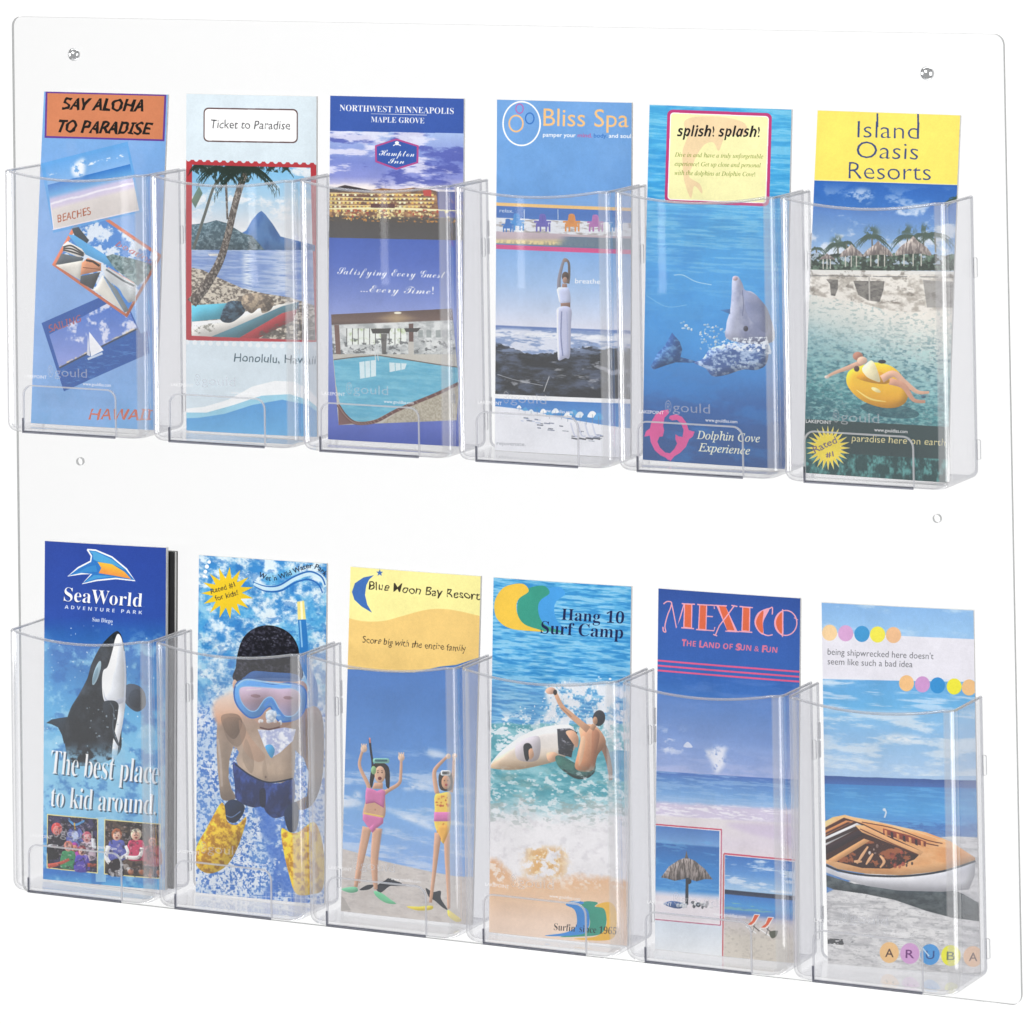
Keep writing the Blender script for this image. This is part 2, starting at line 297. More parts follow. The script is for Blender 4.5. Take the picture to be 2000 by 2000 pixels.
def art_hotel(q):
    c = Sheet(q, (620, 170), 2.76, '#3c5cab')
    S = c.sl(65, 790, 14)
    c.text('NORTHWEST MINNEAPOLIS', (120, 128), (735, 146), 34, '#f4f4f8', 'SB', -.004); c.line([(290, 144), (592, 151)], 3, '#c8d0e8')
    c.text('MAPLE GROVE', (290, 189), (578, 196), 31, '#f4f4f8', 'SB', -.004)
    m = (S > 236)*(S < 812.)
    c.blend(m, c.vg([(240, '#a9bfea'), (400, '#7c8bd0'), (480, '#8f98d8'), (545, '#e6e0f0')], S))
    n = fbm(130, 46, 5, 5); c.blend(m*ss(.48, .62, n)*(S < 540), '#5560b0', .85); c.blend(m*ss(.56, .68, fbm(150, 30, 5, 9))*(S < 545), '#eceaf8', .8)
    c.blend(m*ss(500, 536, S)*ss(.3, .6, fbm(70, 20, 3, 2))*(S < 560), '#fdf4f2')
    c.fill([(312, 315), (428, 277), (548, 315), (546, 410), (428, 446), (314, 404)], '#b4508f'); c.fill([(322, 321), (428, 287), (538, 321), (536, 403), (428, 436), (324, 397)], '#3a5cab')
    c.text('Hampton', (334, 368), (524, 376), 36, '#ffffff', 'SC', -.004); c.text('Inn', (384, 411), (470, 413), 32, '#ffffff', 'SC', -.004)
    c.ell(431, 300, 11, 8, '#ffffff'); c.line([(410, 316), (431, 308), (452, 316)], 5, '#ffffff', 1, 1); c.line([(431, 296), (431, 314)], 5, '#ffffff')
    sk = c.vg([(540, '#3c4488'), (640, '#5a5aa0')]); c.blend((S > 552)*(S < 700.)*(c.X > 560), sk)
    c.blend(ss(545, 556, S)*(S < 730), c.tex('#57464a', '#8a6a60', fbm(20, 10, 2, 3)), .9*(c.X < 650)+.0)
    c.fill([(60, 552), (150, 530), (290, 556), (350, 545), (430, 552), (520, 542), (600, 550), (640, 560), (660, 700), (60, 700)], c.tex('#6a4a3a', '#b98a5a', fbm(24, 14, 2, 7), .3, .7))
    c.fill([(60, 552), (150, 528), (292, 556), (290, 562), (60, 566)], '#4a4446')
    rs = np.random.RandomState(3)
    for r in range(5):
        y = 572+r*21
        c.line([(62, y), (300, y+5), (620, y+6)], 5, '#fff0b0', .85)
        for k in range(26): x = 70+k*22+rs.randn()*2; c.fill([(x, y+4), (x+12, y+4), (x+12, y+15), (x, y+15)], ['#fbe07a', '#f2c45a', '#7a4a34', '#ffffd8'][rs.randint(4)], .9)
    c.line([(60, 655), (400, 652), (560, 660), (780, 668)], [6, 12, 12, 5], '#fff6c0'); c.fill([(570, 550), (616, 556), (616, 590), (575, 585)], '#c04038')
    c.fill([(290, 628), (420, 630), (420, 652), (290, 650)], '#5a2c28'); c.blend((S > 655)*(S < 705)*ss(.55, .68, fbm(14, 10, 3, 8)), '#fff0a8', .95)
    gr = ss(686, 700, S)*(S < 812); c.blend(gr, c.vg([(690, '#54483c'), (730, '#4a4644'), (812, '#4c4a4a')], S)); c.blend(gr*ss(.62, .72, fbm(10, 6, 3, 19))*(S < 720), '#c88a3a')
    c.dots(60, 70, 650, 668, 712, 5, '#ffe8a0', 4); c.dots(26, 70, 650, 660, 700, 7, '#b8442c', 14)
    c.blend(ss(811, 813, S), c.vg([(812, '#3b5fba'), (950, '#4e6cc2'), (1230, '#94a2da'), (1500, '#7f90d0'), (1820, '#5a6cc0'), (1900, '#4258ae')], S))
    c.text('Satisfying Every Guest', (108, 1008), (690, 1030), 42, '#ffffff', 'SC', -.006); c.text('...Every Time!', (235, 1104), (628, 1116), 42, '#ffffff', 'SC', -.006)
    P = [(75, 1226), (400, 1210), (728, 1194), (762, 1590), (745, 1795), (115, 1822), (85, 1460)]; m = c.mask(P)
    c.blend(m, c.vg([(1195, '#5f4c46'), (1260, '#77625a'), (1290, '#5a4c48')])); c.blend(m*ss(30, 0, abs(c.Y-1245)*.5+abs(c.X-430)*.2), '#c4ab84', .8); c.ell(436, 1217, 20, 6, '#fff8e0')
    w = m*ss(1278, 1284, c.Y+.04*(c.X-100))*(c.Y < 1452); c.blend(w, c.tex('#aeb2b2', '#e4e6e4', fbm(30, 20, 3, 2), .3, .7))
    for x0, x1 in ((160, 345), (390, 480)):
        c.fill([(x0, 1302), (x1, 1300), (x1, 1385), (x0, 1390)], c.tex('#f2f6f0', '#b9cc98', fbm(24, 20, 3, 12), .55, .8))
        for x in range(x0, x1+1, 31): c.line([(x, 1300), (x, 1388)], 4, '#5c5a58')
    for x in (545, 590, 640, 700): c.fill([(x, 1310), (x+26, 1310), (x+26, 1350), (x, 1350)], '#8b9492', .7)
    c.blend(m*ss(.55, .65, fbm(16, 9, 3, 23))*(c.Y > 1355)*(c.Y < 1440), '#585c5e', .75)
    c.fill([(92, 1282), (118, 1282), (128, 1450), (102, 1452)], '#7d625a'); c.fill([(495, 1276), (520, 1274), (520, 1372), (497, 1372)], '#6e5650'); c.fill([(492, 1372), (522, 1372), (522, 1444), (494, 1444)], '#c9c5bd')
    c.fill([(345, 1330), (378, 1330), (372, 1440), (352, 1440)], '#55524f', .8); c.fill([(290, 1302), (400, 1300), (388, 1328), (300, 1328)], '#4c4a48'); c.fill([(470, 1300), (560, 1298), (540, 1320), (480, 1320)], '#4c4a48')
    c.blend(m*(c.Y > 1440), '#c8c4ba')
    pl = [(88, 1470), (200, 1456), (330, 1446), (480, 1468), (655, 1496), (760, 1510), (764, 1590), (640, 1650), (430, 1732), (320, 1790), (250, 1806), (180, 1796), (130, 1745), (100, 1600)]
    c.fill(pl, c.tex('#62b2d0', '#80c6dc', fbm(60, 12, 4, 4), .3, .8)); c.line([(88, 1470), (200, 1456), (330, 1446), (480, 1468), (655, 1496), (760, 1510)], 6, '#6d6660')
    for P2 in ([(228, 1482), (318, 1470), (318, 1558), (232, 1572)], [(390, 1484), (484, 1490), (474, 1520), (392, 1536)]):
        c.fill(P2, '#e8f4f6', .9); a, b = np.array(P2[0]), np.array(P2[1])
        for t in (.33, .66): p = a+(b-a)*t; c.line([p, p+[2, (P2[3][1]-P2[0][1])*.98]], 4, '#7fc0d2')
    for x in (318, 332): c.line([(x, 1380), (x-4, 1446), (x, 1475)], 4, '#d8dcdc', 1, 1)
    c.fill([(350, 1812), (440, 1745), (640, 1660), (764, 1600), (752, 1796)], c.tex('#a8a08e', '#c2baa8', fbm(5, 5, 2, 6)))
    c.fill([(112, 1700), (150, 1765), (210, 1812), (115, 1822)], '#7c5a58')
    e = smooth([(112, 1712), (150, 1768), (200, 1808), (260, 1812), (330, 1796), (440, 1738), (640, 1656), (764, 1596)], 0); c.line(e, 18, '#6c4844')
    for k in range(0, len(e)-1, 2): c.line([e[k]+[-7, -6], e[k]+[7, 8]], 3, '#b79a8c')
    return c.a

def chair(c, x, y, s, col, dk):
    c.fill([(x-18*s, y-30*s), (x-12*s, y-50*s), (x+12*s, y-50*s), (x+20*s, y-30*s), (x+18*s, y), (x-18*s, y)], col, 1, 1)
    c.fill([(x-46*s, y-14*s), (x+46*s, y-14*s), (x+46*s, y-4*s), (x-46*s, y-4*s)], col); c.fill([(x-30*s, y-4*s), (x+30*s, y-4*s), (x+34*s, y+18*s), (x-34*s, y+18*s)], col)
    for d in (-36, -16, 16, 34): c.fill([(x+d*s, y), (x+(d+9)*s, y), (x+(d+9)*s, y+44*s), (x+d*s, y+44*s)], col)
    for d in (-8, 0, 8): c.line([(x+d*s, y-44*s), (x+d*s, y)], 2*s, dk, .6)

def art_spa(q):
    c = Sheet(q, (950, 190), 2.76, '#72a4de')
    c.blend(ss(.4, .7, fbm(100, 100, 3, 5)), '#7aaae2', .6)
    c.ell(193, 148, 102, 118, '#ffffff', w=8); c.ell(182, 68, 20, 25, '#b070b4', w=7); c.ell(163, 148, 38, 43, '#f2c088', w=9); c.ell(238, 120, 23, 29, '#3a74c0', w=7)
    c.text('Bliss Spa', (312, 160), (766, 168), 96, '#f4c487', 'sans', 0)
    for t, a, b, col in (('pamper your', 310, 487, '#fff'), ('mind.', 497, 575, '#c0609c'), ('body.', 583, 656, '#3a74c0'), ('and soul', 663, 780, '#fff')):
        c.text(t, (a, 218+(a-310)*.018), (b, 218+(b-310)*.018), 22, '#ffffff' if col == '#fff' else col, 'sans', .012)
    S = c.sl(50, 800, 30)
    c.blend(ss(572, 575, S), c.vg([(640, '#3c70bc'), (680, '#4a7ec8')])); c.blend(ss(572, 574, S)*ss(592, 590, S), '#eec27c')
    c.text('relax.', (72, 626), (148, 629), 20, '#e8eef8')
    c.blend((S > 655)*ss(736, 732, S), c.tex('#e9ecf2', '#a8a09c', fbm(34, 9, 4, 9), .5, .75))
    for x in (208, 392): c.line([(x, 610), (x, 665)], 3, '#e4ecf4')
    c.blend((S > 728)*ss(800, 790, S), c.vg([(730, '#cbb9c2'), (765, '#c2b0b6'), (780, '#d8c69a'), (805, '#8a8a80')]))
    c.blend((S > 772)*(S < 790)*ss(.45, .55, fbm(7, 12, 1, 4)), '#f0dca0', .9); c.blend((S > 740)*ss(802, 798, S)*ss(430, 520, c.X-(c.Y-700)*-.8), '#5f7890', .9)
    chair(c, 166, 682, .95, '#4694d8', '#2a68b0'); chair(c, 118, 700, .75, '#3a78c4', '#2a58a0'); chair(c, 308, 686, 1., '#6a64b8', '#4a4498'); chair(c, 465, 686, 1., '#e0944e', '#b86a2c'); chair(c, 592, 688, .95, '#b474b4', '#905090'); chair(c, 700, 694, .8, '#4f8ac8', '#305f9c')
    c.blend(ss(798, 801, S), '#d84e8c'); c.blend(ss(822, 825, S), c.vg([(825, '#84b2e8'), (1000, '#a4c4ec'), (1240, '#e2e4f2')], S))
    c.text('breathe', (484, 1008), (618, 1012), 26, '#ffffff', 'sans', .004)
    m = ss(1232, 1238, S); c.blend(m, c.tex('#dfe4f2', '#8ea4cc', fbm(50, 9, 5, 3), .45, .62)); c.blend(m*ss(1262, 1240, S), '#5f7cb8', .9); c.blend(ss(1262, 1275, S)*ss(1300, 1285, S)*ss(.4, .5, fbm(40, 10, 3, 5)), '#f4f6fc', .9)
    n = fbm(60, 30, 4, 8); R = c.Y+(n-.5)*90; prof = np.interp(c.X, [40, 120, 200, 330, 420, 480, 560, 620, 700, 800], [1320, 1345, 1375, 1385, 1365, 1340, 1335, 1360, 1365, 1370])
    rm = ss(prof-3, prof+3, R); rock = c.tex('#23272c', '#57627a', fbm(60, 22, 5, 18), .35, .8)
    c.blend(rm, rock); c.blend(rm*ss(1420, 1360, c.Y)*ss(.45, .6, fbm(30, 8, 4, 28)), '#8fa2c4', .7)
    c.blend(rm*ss(.58, .7, fbm(70, 22, 5, 38))*(c.Y > 1430)*(c.Y < 1585), '#a8aab0', .8); c.line([(60, 1500), (160, 1530), (310, 1560)], 4, '#c0c2c8', .7, 1); c.line([(345, 1510), (330, 1550), (315, 1592)], 5, '#d0d0d2', .8, 1)
    c.v = (.8, 8)
    c.line([(398, 1040), (398, 990), (410, 930), (424, 886), (434, 876)], [22, 18, 15, 12], '#8d8a94', 1, 1); c.line([(446, 1010), (452, 960), (450, 900), (434, 878)], [16, 13, 12], '#6d625c', 1, 1); c.ell(432, 884, 14, 10, '#9c8478')
    c.ell(432, 972, 19, 26, '#54463f'); c.ell(430, 992, 13, 18, '#a98878'); c.fill([(416, 1010), (440, 1012), (442, 1040), (412, 1040)], '#a08074')
    c.fill([(390, 1034), (420, 1030), (452, 1040), (458, 1118), (408, 1122), (394, 1070)], '#c6cdea', 1, 1); c.line([(388, 1040), (402, 1110)], 7, '#f6f8ff'); c.fill([(406, 1116), (458, 1112), (458, 1146), (408, 1148)], '#8a6d60')
    c.fill([(386, 1146), (460, 1142), (462, 1240), (456, 1400), (430, 1412), (400, 1424), (390, 1400), (388, 1260)], '#c2c6e2', 1, 1); c.line([(392, 1150), (390, 1260), (396, 1415)], 9, '#f4f6ff', 1, 1); c.line([(412, 1160), (408, 1290), (418, 1400)], 7, '#7f88b0', .9, 1); c.line([(440, 1160), (446, 1390)], 4, '#a0a8cc', .8)
    c.v = None; c.blend(ss(1604, 1607, S), '#fbfbfd'); c.blend(ss(1628, 1631, S), c.vg([(1630, '#3c7ec8'), (1700, '#4f8ed2')]))
    c.blend(ss(0, 4, c.Y-np.interp(c.X, [30, 150, 300, 450, 620, 780, 830], [1668, 1680, 1705, 1738, 1768, 1790, 1800])), '#f1f2f8')
    for k in range(14):
        x = 180+k*33; y = 1675+(x-180)*.1+(k % 3)*8; r = 12+k*1.1
        c.fill([(x-r, y+r*.6), (x-r*.6, y-r*.4), (x, y-r*.7), (x+r*.6, y-r*.4), (x+r, y+r*.6)], ['#ffffff', '#58a8e0', '#e8f2fa', '#3f8ed0'][k % 4], 1, 1); c.line([(x, y), (x, y+r*1.8)], 2, '#7a8aa0')
    rs = np.random.RandomState(5)
    for k in range(34): x = 180+rs.rand()*450; y = 1712+(x-160)*.26+rs.rand()*50; c.line([(x, y), (x+14+rs.rand()*26, y+3)], 3+rs.rand()*4, ['#6a7388', '#aab8d8', '#3c4454'][rs.randint(3)], .7)
    for k in range(4): x = 460+k*38; c.line([(x, 1760), (x+20, 1826), (x+42, 1832)], 8, '#d4d8ea', 1, 1); c.line([(x+4, 1842), (x+44, 1850)], 7, '#3a3e48', .9)
    c.text('rejuvenate.', (56, 1880), (216, 1886), 20, '#9a9ca4')
    return c.a

def art_dolphin(q):
    c = Sheet(q, (1250, 200), 2.76)
    c.a[:] = c.vg([(10, '#58b6e2'), (500, '#4aaee4'), (900, '#46a4e6'), (1300, '#4298de'), (1500, '#3a80c6'), (1650, '#2d62a6'), (1900, '#2b5590')])
    n = fbm(90, 7, 5, 4); c.blend(ss(.48, .66, n)*ss(1250, 700, c.Y), '#a4dcf2', .42); c.blend(ss(.5, .36, n)*ss(1100, 500, c.Y), '#2a86cc', .35); c.blend(ss(.5, .7, fbm(140, 60, 3, 14)), '#2f8cd8', .35)
    c.line([(190, 930), (240, 930), (310, 965), (395, 982)], 5, '#cdeaf6', .7, 1); c.line([(40, 1040), (150, 1100), (260, 1090)], 4, '#9fd4f0', .5, 1)
    c.rrect(150, 38, 714, 540, 30, '#c03c78', 20, -12); c.rrect(166, 54, 698, 524, 18, '#ffffff', 20, -12); c.rrect(171, 59, 693, 519, 14, '#f7f2b6', 20, -12)
    f = '#f0cda6'
    c.fill([(290, 80), (420, 76), (520, 92), (575, 120), (578, 170), (540, 175), (470, 180), (455, 200), (430, 260), (400, 215), (350, 230), (310, 290), (290, 340), (272, 400), (330, 440), (342, 490), (300, 450), (282, 515), (250, 440), (238, 370), (236, 260), (260, 180), (240, 110)], f, .75, 1)
    c.text('splish! splash!', (206, 182), (648, 186), 56, '#16161a', 'GBI', 0, 1.2)
    for i, (t, b) in enumerate((('Dive in and have a truly unforgettable', 668), ('experience! Get up close and personal', 656), ('with the dolphins at Dolphin Cove!', 626))):
        c.text(t, (192, 292+i*49), (b, 302+i*48), 23, '#6d8428', 'I', -.002)
    c.v = (1.3, 14)
    c.fill([(60, 1426), (100, 1350), (140, 1310), (180, 1240), (222, 1290), (235, 1330), (225, 1372), (280, 1385), (330, 1402), (270, 1402), (200, 1400), (140, 1418), (80, 1440)], c.tex('#2c5490', '#6f9ccc', fbm(16, 12, 3, 5), .4, .8), .9)
    c.fill([(300, 1402), (345, 1380), (390, 1325), (480, 1300), (560, 1290), (690, 1290), (690, 1400), (640, 1440), (560, 1440), (470, 1468), (400, 1474), (360, 1432)], c.tex('#47629a', '#b4c6e2', fbm(16, 9, 4, 6), .42, .68), .95, 1)
    g = c.tex('#8289a8', '#aeb2c8', fbm(60, 60, 2, 3)); 
    c.fill([(506, 950), (520, 934), (540, 940), (560, 975), (575, 1010), (612, 1020), (650, 1055), (700, 1130), (720, 1290), (490, 1280), (474, 1200), (494, 1120), (502, 1040)], g, 1, 1)
    c.fill([(560, 980), (575, 1010), (640, 1045), (690, 1120), (690, 1240), (620, 1190), (580, 1120)], '#7c84a4', .6, 1); c.ell(522, 948, 14, 12, '#d0b8c4'); c.line([(560, 1010), (566, 1090), (560, 1150)], 4, '#666c8c', .8, 1); c.ell(578, 1218, 13, 15, '#4a4a58')
    c.blend(c.mask([(430, 1300), (480, 1268), (690, 1262), (720, 1360), (600, 1340), (440, 1330)])*ss(.45, .6, fbm(9, 8, 3, 9)), '#eef4fc', .95); c.dots(70, 330, 470, 1190, 1330, 5, '#e8f4fc', 8); c.dots(6, 230, 300, 1150, 1225, 8, '#f2faff', 9); c.fill([(440, 1118), (495, 1112), (495, 1140)], '#3c6ca8', .8)
    c.dots(30, 500, 640, 1380, 1430, 6, '#c4d6ec', 18, .7)
    c.v = None; p = '#e25c9e'
    c.fill([(158, 1654), (120, 1660), (88, 1680), (64, 1720), (56, 1756), (34, 1772), (24, 1802), (54, 1796), (60, 1832), (82, 1876), (112, 1902), (140, 1914), (158, 1930), (160, 1906), (166, 1890), (140, 1888), (110, 1860), (96, 1828), (108, 1802), (126, 1800), (134, 1768), (128, 1744), (136, 1700), (160, 1676)], p)
    c.fill([(160, 1702), (166, 1688), (200, 1680), (232, 1694), (256, 1726), (268, 1766), (300, 1774), (290, 1800), (270, 1814), (252, 1856), (218, 1890), (190, 1906), (166, 1934), (150, 1908), (166, 1890), (188, 1868), (204, 1838), (194, 1812), (196, 1788), (214, 1800), (234, 1802), (240, 1764), (226, 1730), (204, 1710), (178, 1714)], p)
    c.text('Dolphin Cove', (310, 1812), (650, 1832), 44, '#f2f0d8', 'I', .01, shear=-.05); c.text('Experience', (318, 1878), (596, 1898), 44, '#f2f0d8', 'I', .01)
    return c.a

def art_island(q):
    c = Sheet(q, (1560, 210), 2.611, '#f8e469'); S = c.sl(78, 815, 24)
    for t, a, b, y in (('Island', 302, 615, 153), ('Oasis', 298, 612, 258), ('Resorts', 258, 676, 363)): c.text(t, (a, y), (b, y+9), 88, '#36487e', 'sans', -.012, .8)
    for x in (404, 611): c.line([(x, 30), (x+1, 100)], 9, '#36487e')
    c.blend(ss(367, 369, S), '#f4e8b0'); c.blend(ss(371, 373, S), c.vg([(372, '#2c64b6'), (500, '#3f78c4'), (700, '#8fb6e4'), (780, '#c8d8ec')], S))
    m = (S > 380)*(S < 800); c.blend(m*ss(.52, .68, fbm(90, 50, 5, 12))*ss(350, 560, S), '#e6ecf6', .85); c.blend(c.mask([(240, 450), (320, 415), (390, 440), (360, 490), (280, 490)], 1)*ss(.4, .6, fbm(40, 24, 4, 44)), '#c8d8f0', .8)
    for x, y, n, L, sd in ((205, 700, 22, 75, 1), (250, 690, 16, 60, 7), (380, 660, 26, 85, 2), (560, 660, 24, 80, 3), (640, 650, 20, 75, 4), (95, 720, 8, 50, 5), (700, 650, 18, 90, 6)):
        c.line([(x, y), (x+4, y+90)], 8, '#6a6a5c'); palm(c, x, y, n, L, '#3c5448', sd, 4, .6)
    palm(c, 820, 470, 10, 80, '#3c5448', 9, 4, .4, -200, -60)
    gm = (c.Y > 745+22*(fbm(24, 24, 2, 3)-.5)*2)*(c.Y < 832); c.blend(gm, c.tex('#23342a', '#6d8874', fbm(12, 10, 3, 6), .4, .75)); c.blend(gm*ss(.58, .66, fbm(16, 14, 2, 16))*(c.Y < 800), '#c8d8f0', .8)
    for x, y, r in ((205, 690, 34), (380, 645, 40), (560, 640, 38), (640, 630, 34)): c.blend(c.mask([(x-r, y), (x-r*.6, y-r*.7), (x, y-r), (x+r*.7, y-r*.6), (x+r, y), (x+r*.4, y+r*.3), (x-r*.5, y+r*.3)], 1)*ss(.42, .52, fbm(12, 16, 3, int(x))), '#405a4c', .95)
    c.v = (1., 12)
    for x, y, w, h in ((150, 748, 80, 30), (275, 705, 120, 62), (412, 690, 150, 75), (590, 668, 185, 95)):
        th = c.tex('#7d7270', '#c4b8b0', fbm(4, 14, 3, int(w)), .35, .7)
        for d in (-.25, 0, .22): c.line([(x+w*d, y+h*.7), (x+w*d, y+h+46)], 6, '#dad6cc', .9)
        c.fill([(x-w/2, y+h*.92), (x-w*.38, y+h*.5), (x-w*.12, y+h*.12), (x, y-h*.12), (x+w*.12, y+h*.12), (x+w*.38, y+h*.5), (x+w/2, y+h*.92), (x+w*.2, y+h*.82), (x-w*.2, y+h*.84)], th, 1, 1)
    c.v = None; st = ss(826, 829, c.Y-(c.X-60)*.012); c.blend(st, c.tex('#b4aca2', '#efeae2', fbm(24, 14, 5, 8), .25, .65)); c.blend(st*(c.Y < 852), '#eceae6', .9); c.blend(ss(4, 0, abs(c.Y-858-(c.X-60)*.01))*ss(.4, .5, fbm(20, 8, 2, 9)), '#5c6064', .9)
    c.blend(st*(c.Y < 1000)*ss(.56, .72, fbm(26, 16, 4, 27)), '#7c756c', .7)
    for P in ([(146, 876), (208, 878), (206, 925), (192, 962), (170, 958), (165, 900)], [(286, 884), (445, 886), (440, 930), (420, 992), (360, 984), (310, 955)]): c.fill(P, c.tex('#625f5c', '#8a8680', fbm(20, 9, 3, 4)))
    c.fill([(362, 860), (370, 860), (373, 985), (365, 985)], '#b8b4ae'); c.fill([(640, 880), (830, 890), (830, 1020), (660, 1020)], '#8e8c8a', .7)
    shore = np.interp(c.X, [40, 200, 340, 440, 560, 820], [950, 978, 1000, 1030, 1045, 1030]); sm = ss(-3, 3, c.Y-shore)
    wat = c.vg([(950, '#f4eee4'), (1040, '#ebe8e0'), (1150, '#d3dcd8'), (1260, '#a4c4c8'), (1400, '#6ea4ac'), (1520, '#4a8e94'), (1600, '#35707a')], c.Y-.28*(c.X-400))
    c.blend(sm, wat); k = ss(1050, 1300, c.Y); n = fbm(15, 7, 4, 15); c.blend(sm*k*ss(.48, .72, n), '#a8d4d2', .6); c.blend(sm*k*ss(.5, .3, n), '#2c6474', .6); c.blend(sm*ss(.56, .7, fbm(12, 6, 3, 25)), '#8aa6a8', .5); c.dots(5, 60, 680, 1250, 1560, 9, '#1e3c44', 2, .8)
    c.ell(470, 1545, 150, 36, '#1d4450', 8, .55)
    c.v = (.95, 12)
    P = smooth([(248, 1395), (262, 1345), (320, 1318), (400, 1300), (480, 1320), (535, 1372), (562, 1440), (552, 1500), (500, 1530), (420, 1528), (330, 1495), (272, 1445)])
    c.fill(P, c.vg([(1300, '#f6cc30'), (1420, '#f2bc2c'), (1535, '#e09a1e')])); c.fill([(300, 1375), (360, 1345), (430, 1350), (470, 1395), (440, 1410), (360, 1400)], '#d99a1c', 1, 1); c.line([(300, 1440), (370, 1485), (450, 1500)], [3, 10, 3], '#fbe890', .8, 1)
    c.ell(400, 1440, 26, 10, '#fdf2b8', 25, .9)
    c.fill([(330, 1330), (375, 1290), (400, 1320), (422, 1395), (390, 1392), (350, 1370)], '#f8ecc0', 1, 1)
    sk = '#e0b096'; c.line([(330, 1300), (250, 1330), (190, 1352), (150, 1372)], [30, 18, 12], sk, 1, 1); c.ell(148, 1374, 12, 8, '#f0d8cc'); c.ell(308, 1268, 26, 22, '#b8806c'); c.ell(330, 1290, 26, 20, '#e8c0a8'); c.ell(302, 1332, 14, 15, '#5c4440')
    c.line([(430, 1385), (490, 1358), (545, 1400), (610, 1450), (670, 1452)], [40, 32, 22, 12], sk, 1, 1); c.line([(470, 1395), (540, 1420), (590, 1490), (650, 1500)], [36, 30, 20, 14], '#d09a80', 1, 1)
    c.ell(432, 1296, 20, 10, '#28303a'); c.ell(640, 1475, 12, 8, '#4a6a80')
    c.v = None; B = c.sl(35, 720, 38); c.blend(ss(1586, 1590, B), '#2c4446'); c.blend(ss(1752, 1756, B), c.tex('#1e4648', '#5a9a98', fbm(14, 22, 4, 7), .42, .75)); c.fill([(35, 1690), (70, 1690), (60, 1800), (35, 1800)], '#2f6a6c', .8)
    c.burst(152, 1736, 66, 116, 24, '#fbf0a8'); c.burst(152, 1736, 60, 108, 24, '#f4d940', 0); c.ell(152, 1736, 62, 62, '#f6de48')
    c.text('Rated', (84, 1762), (202, 1708), 36, '#6b5a80', 'sans', .004, 1); c.text('#1', (142, 1785), (182, 1778), 26, '#6b5a80', 'sans', .02)
    c.text('paradise here on earth', (274, 1702), (750, 1725), 36, '#ecdca0', 'sans', -.002, 1)
    return c.a

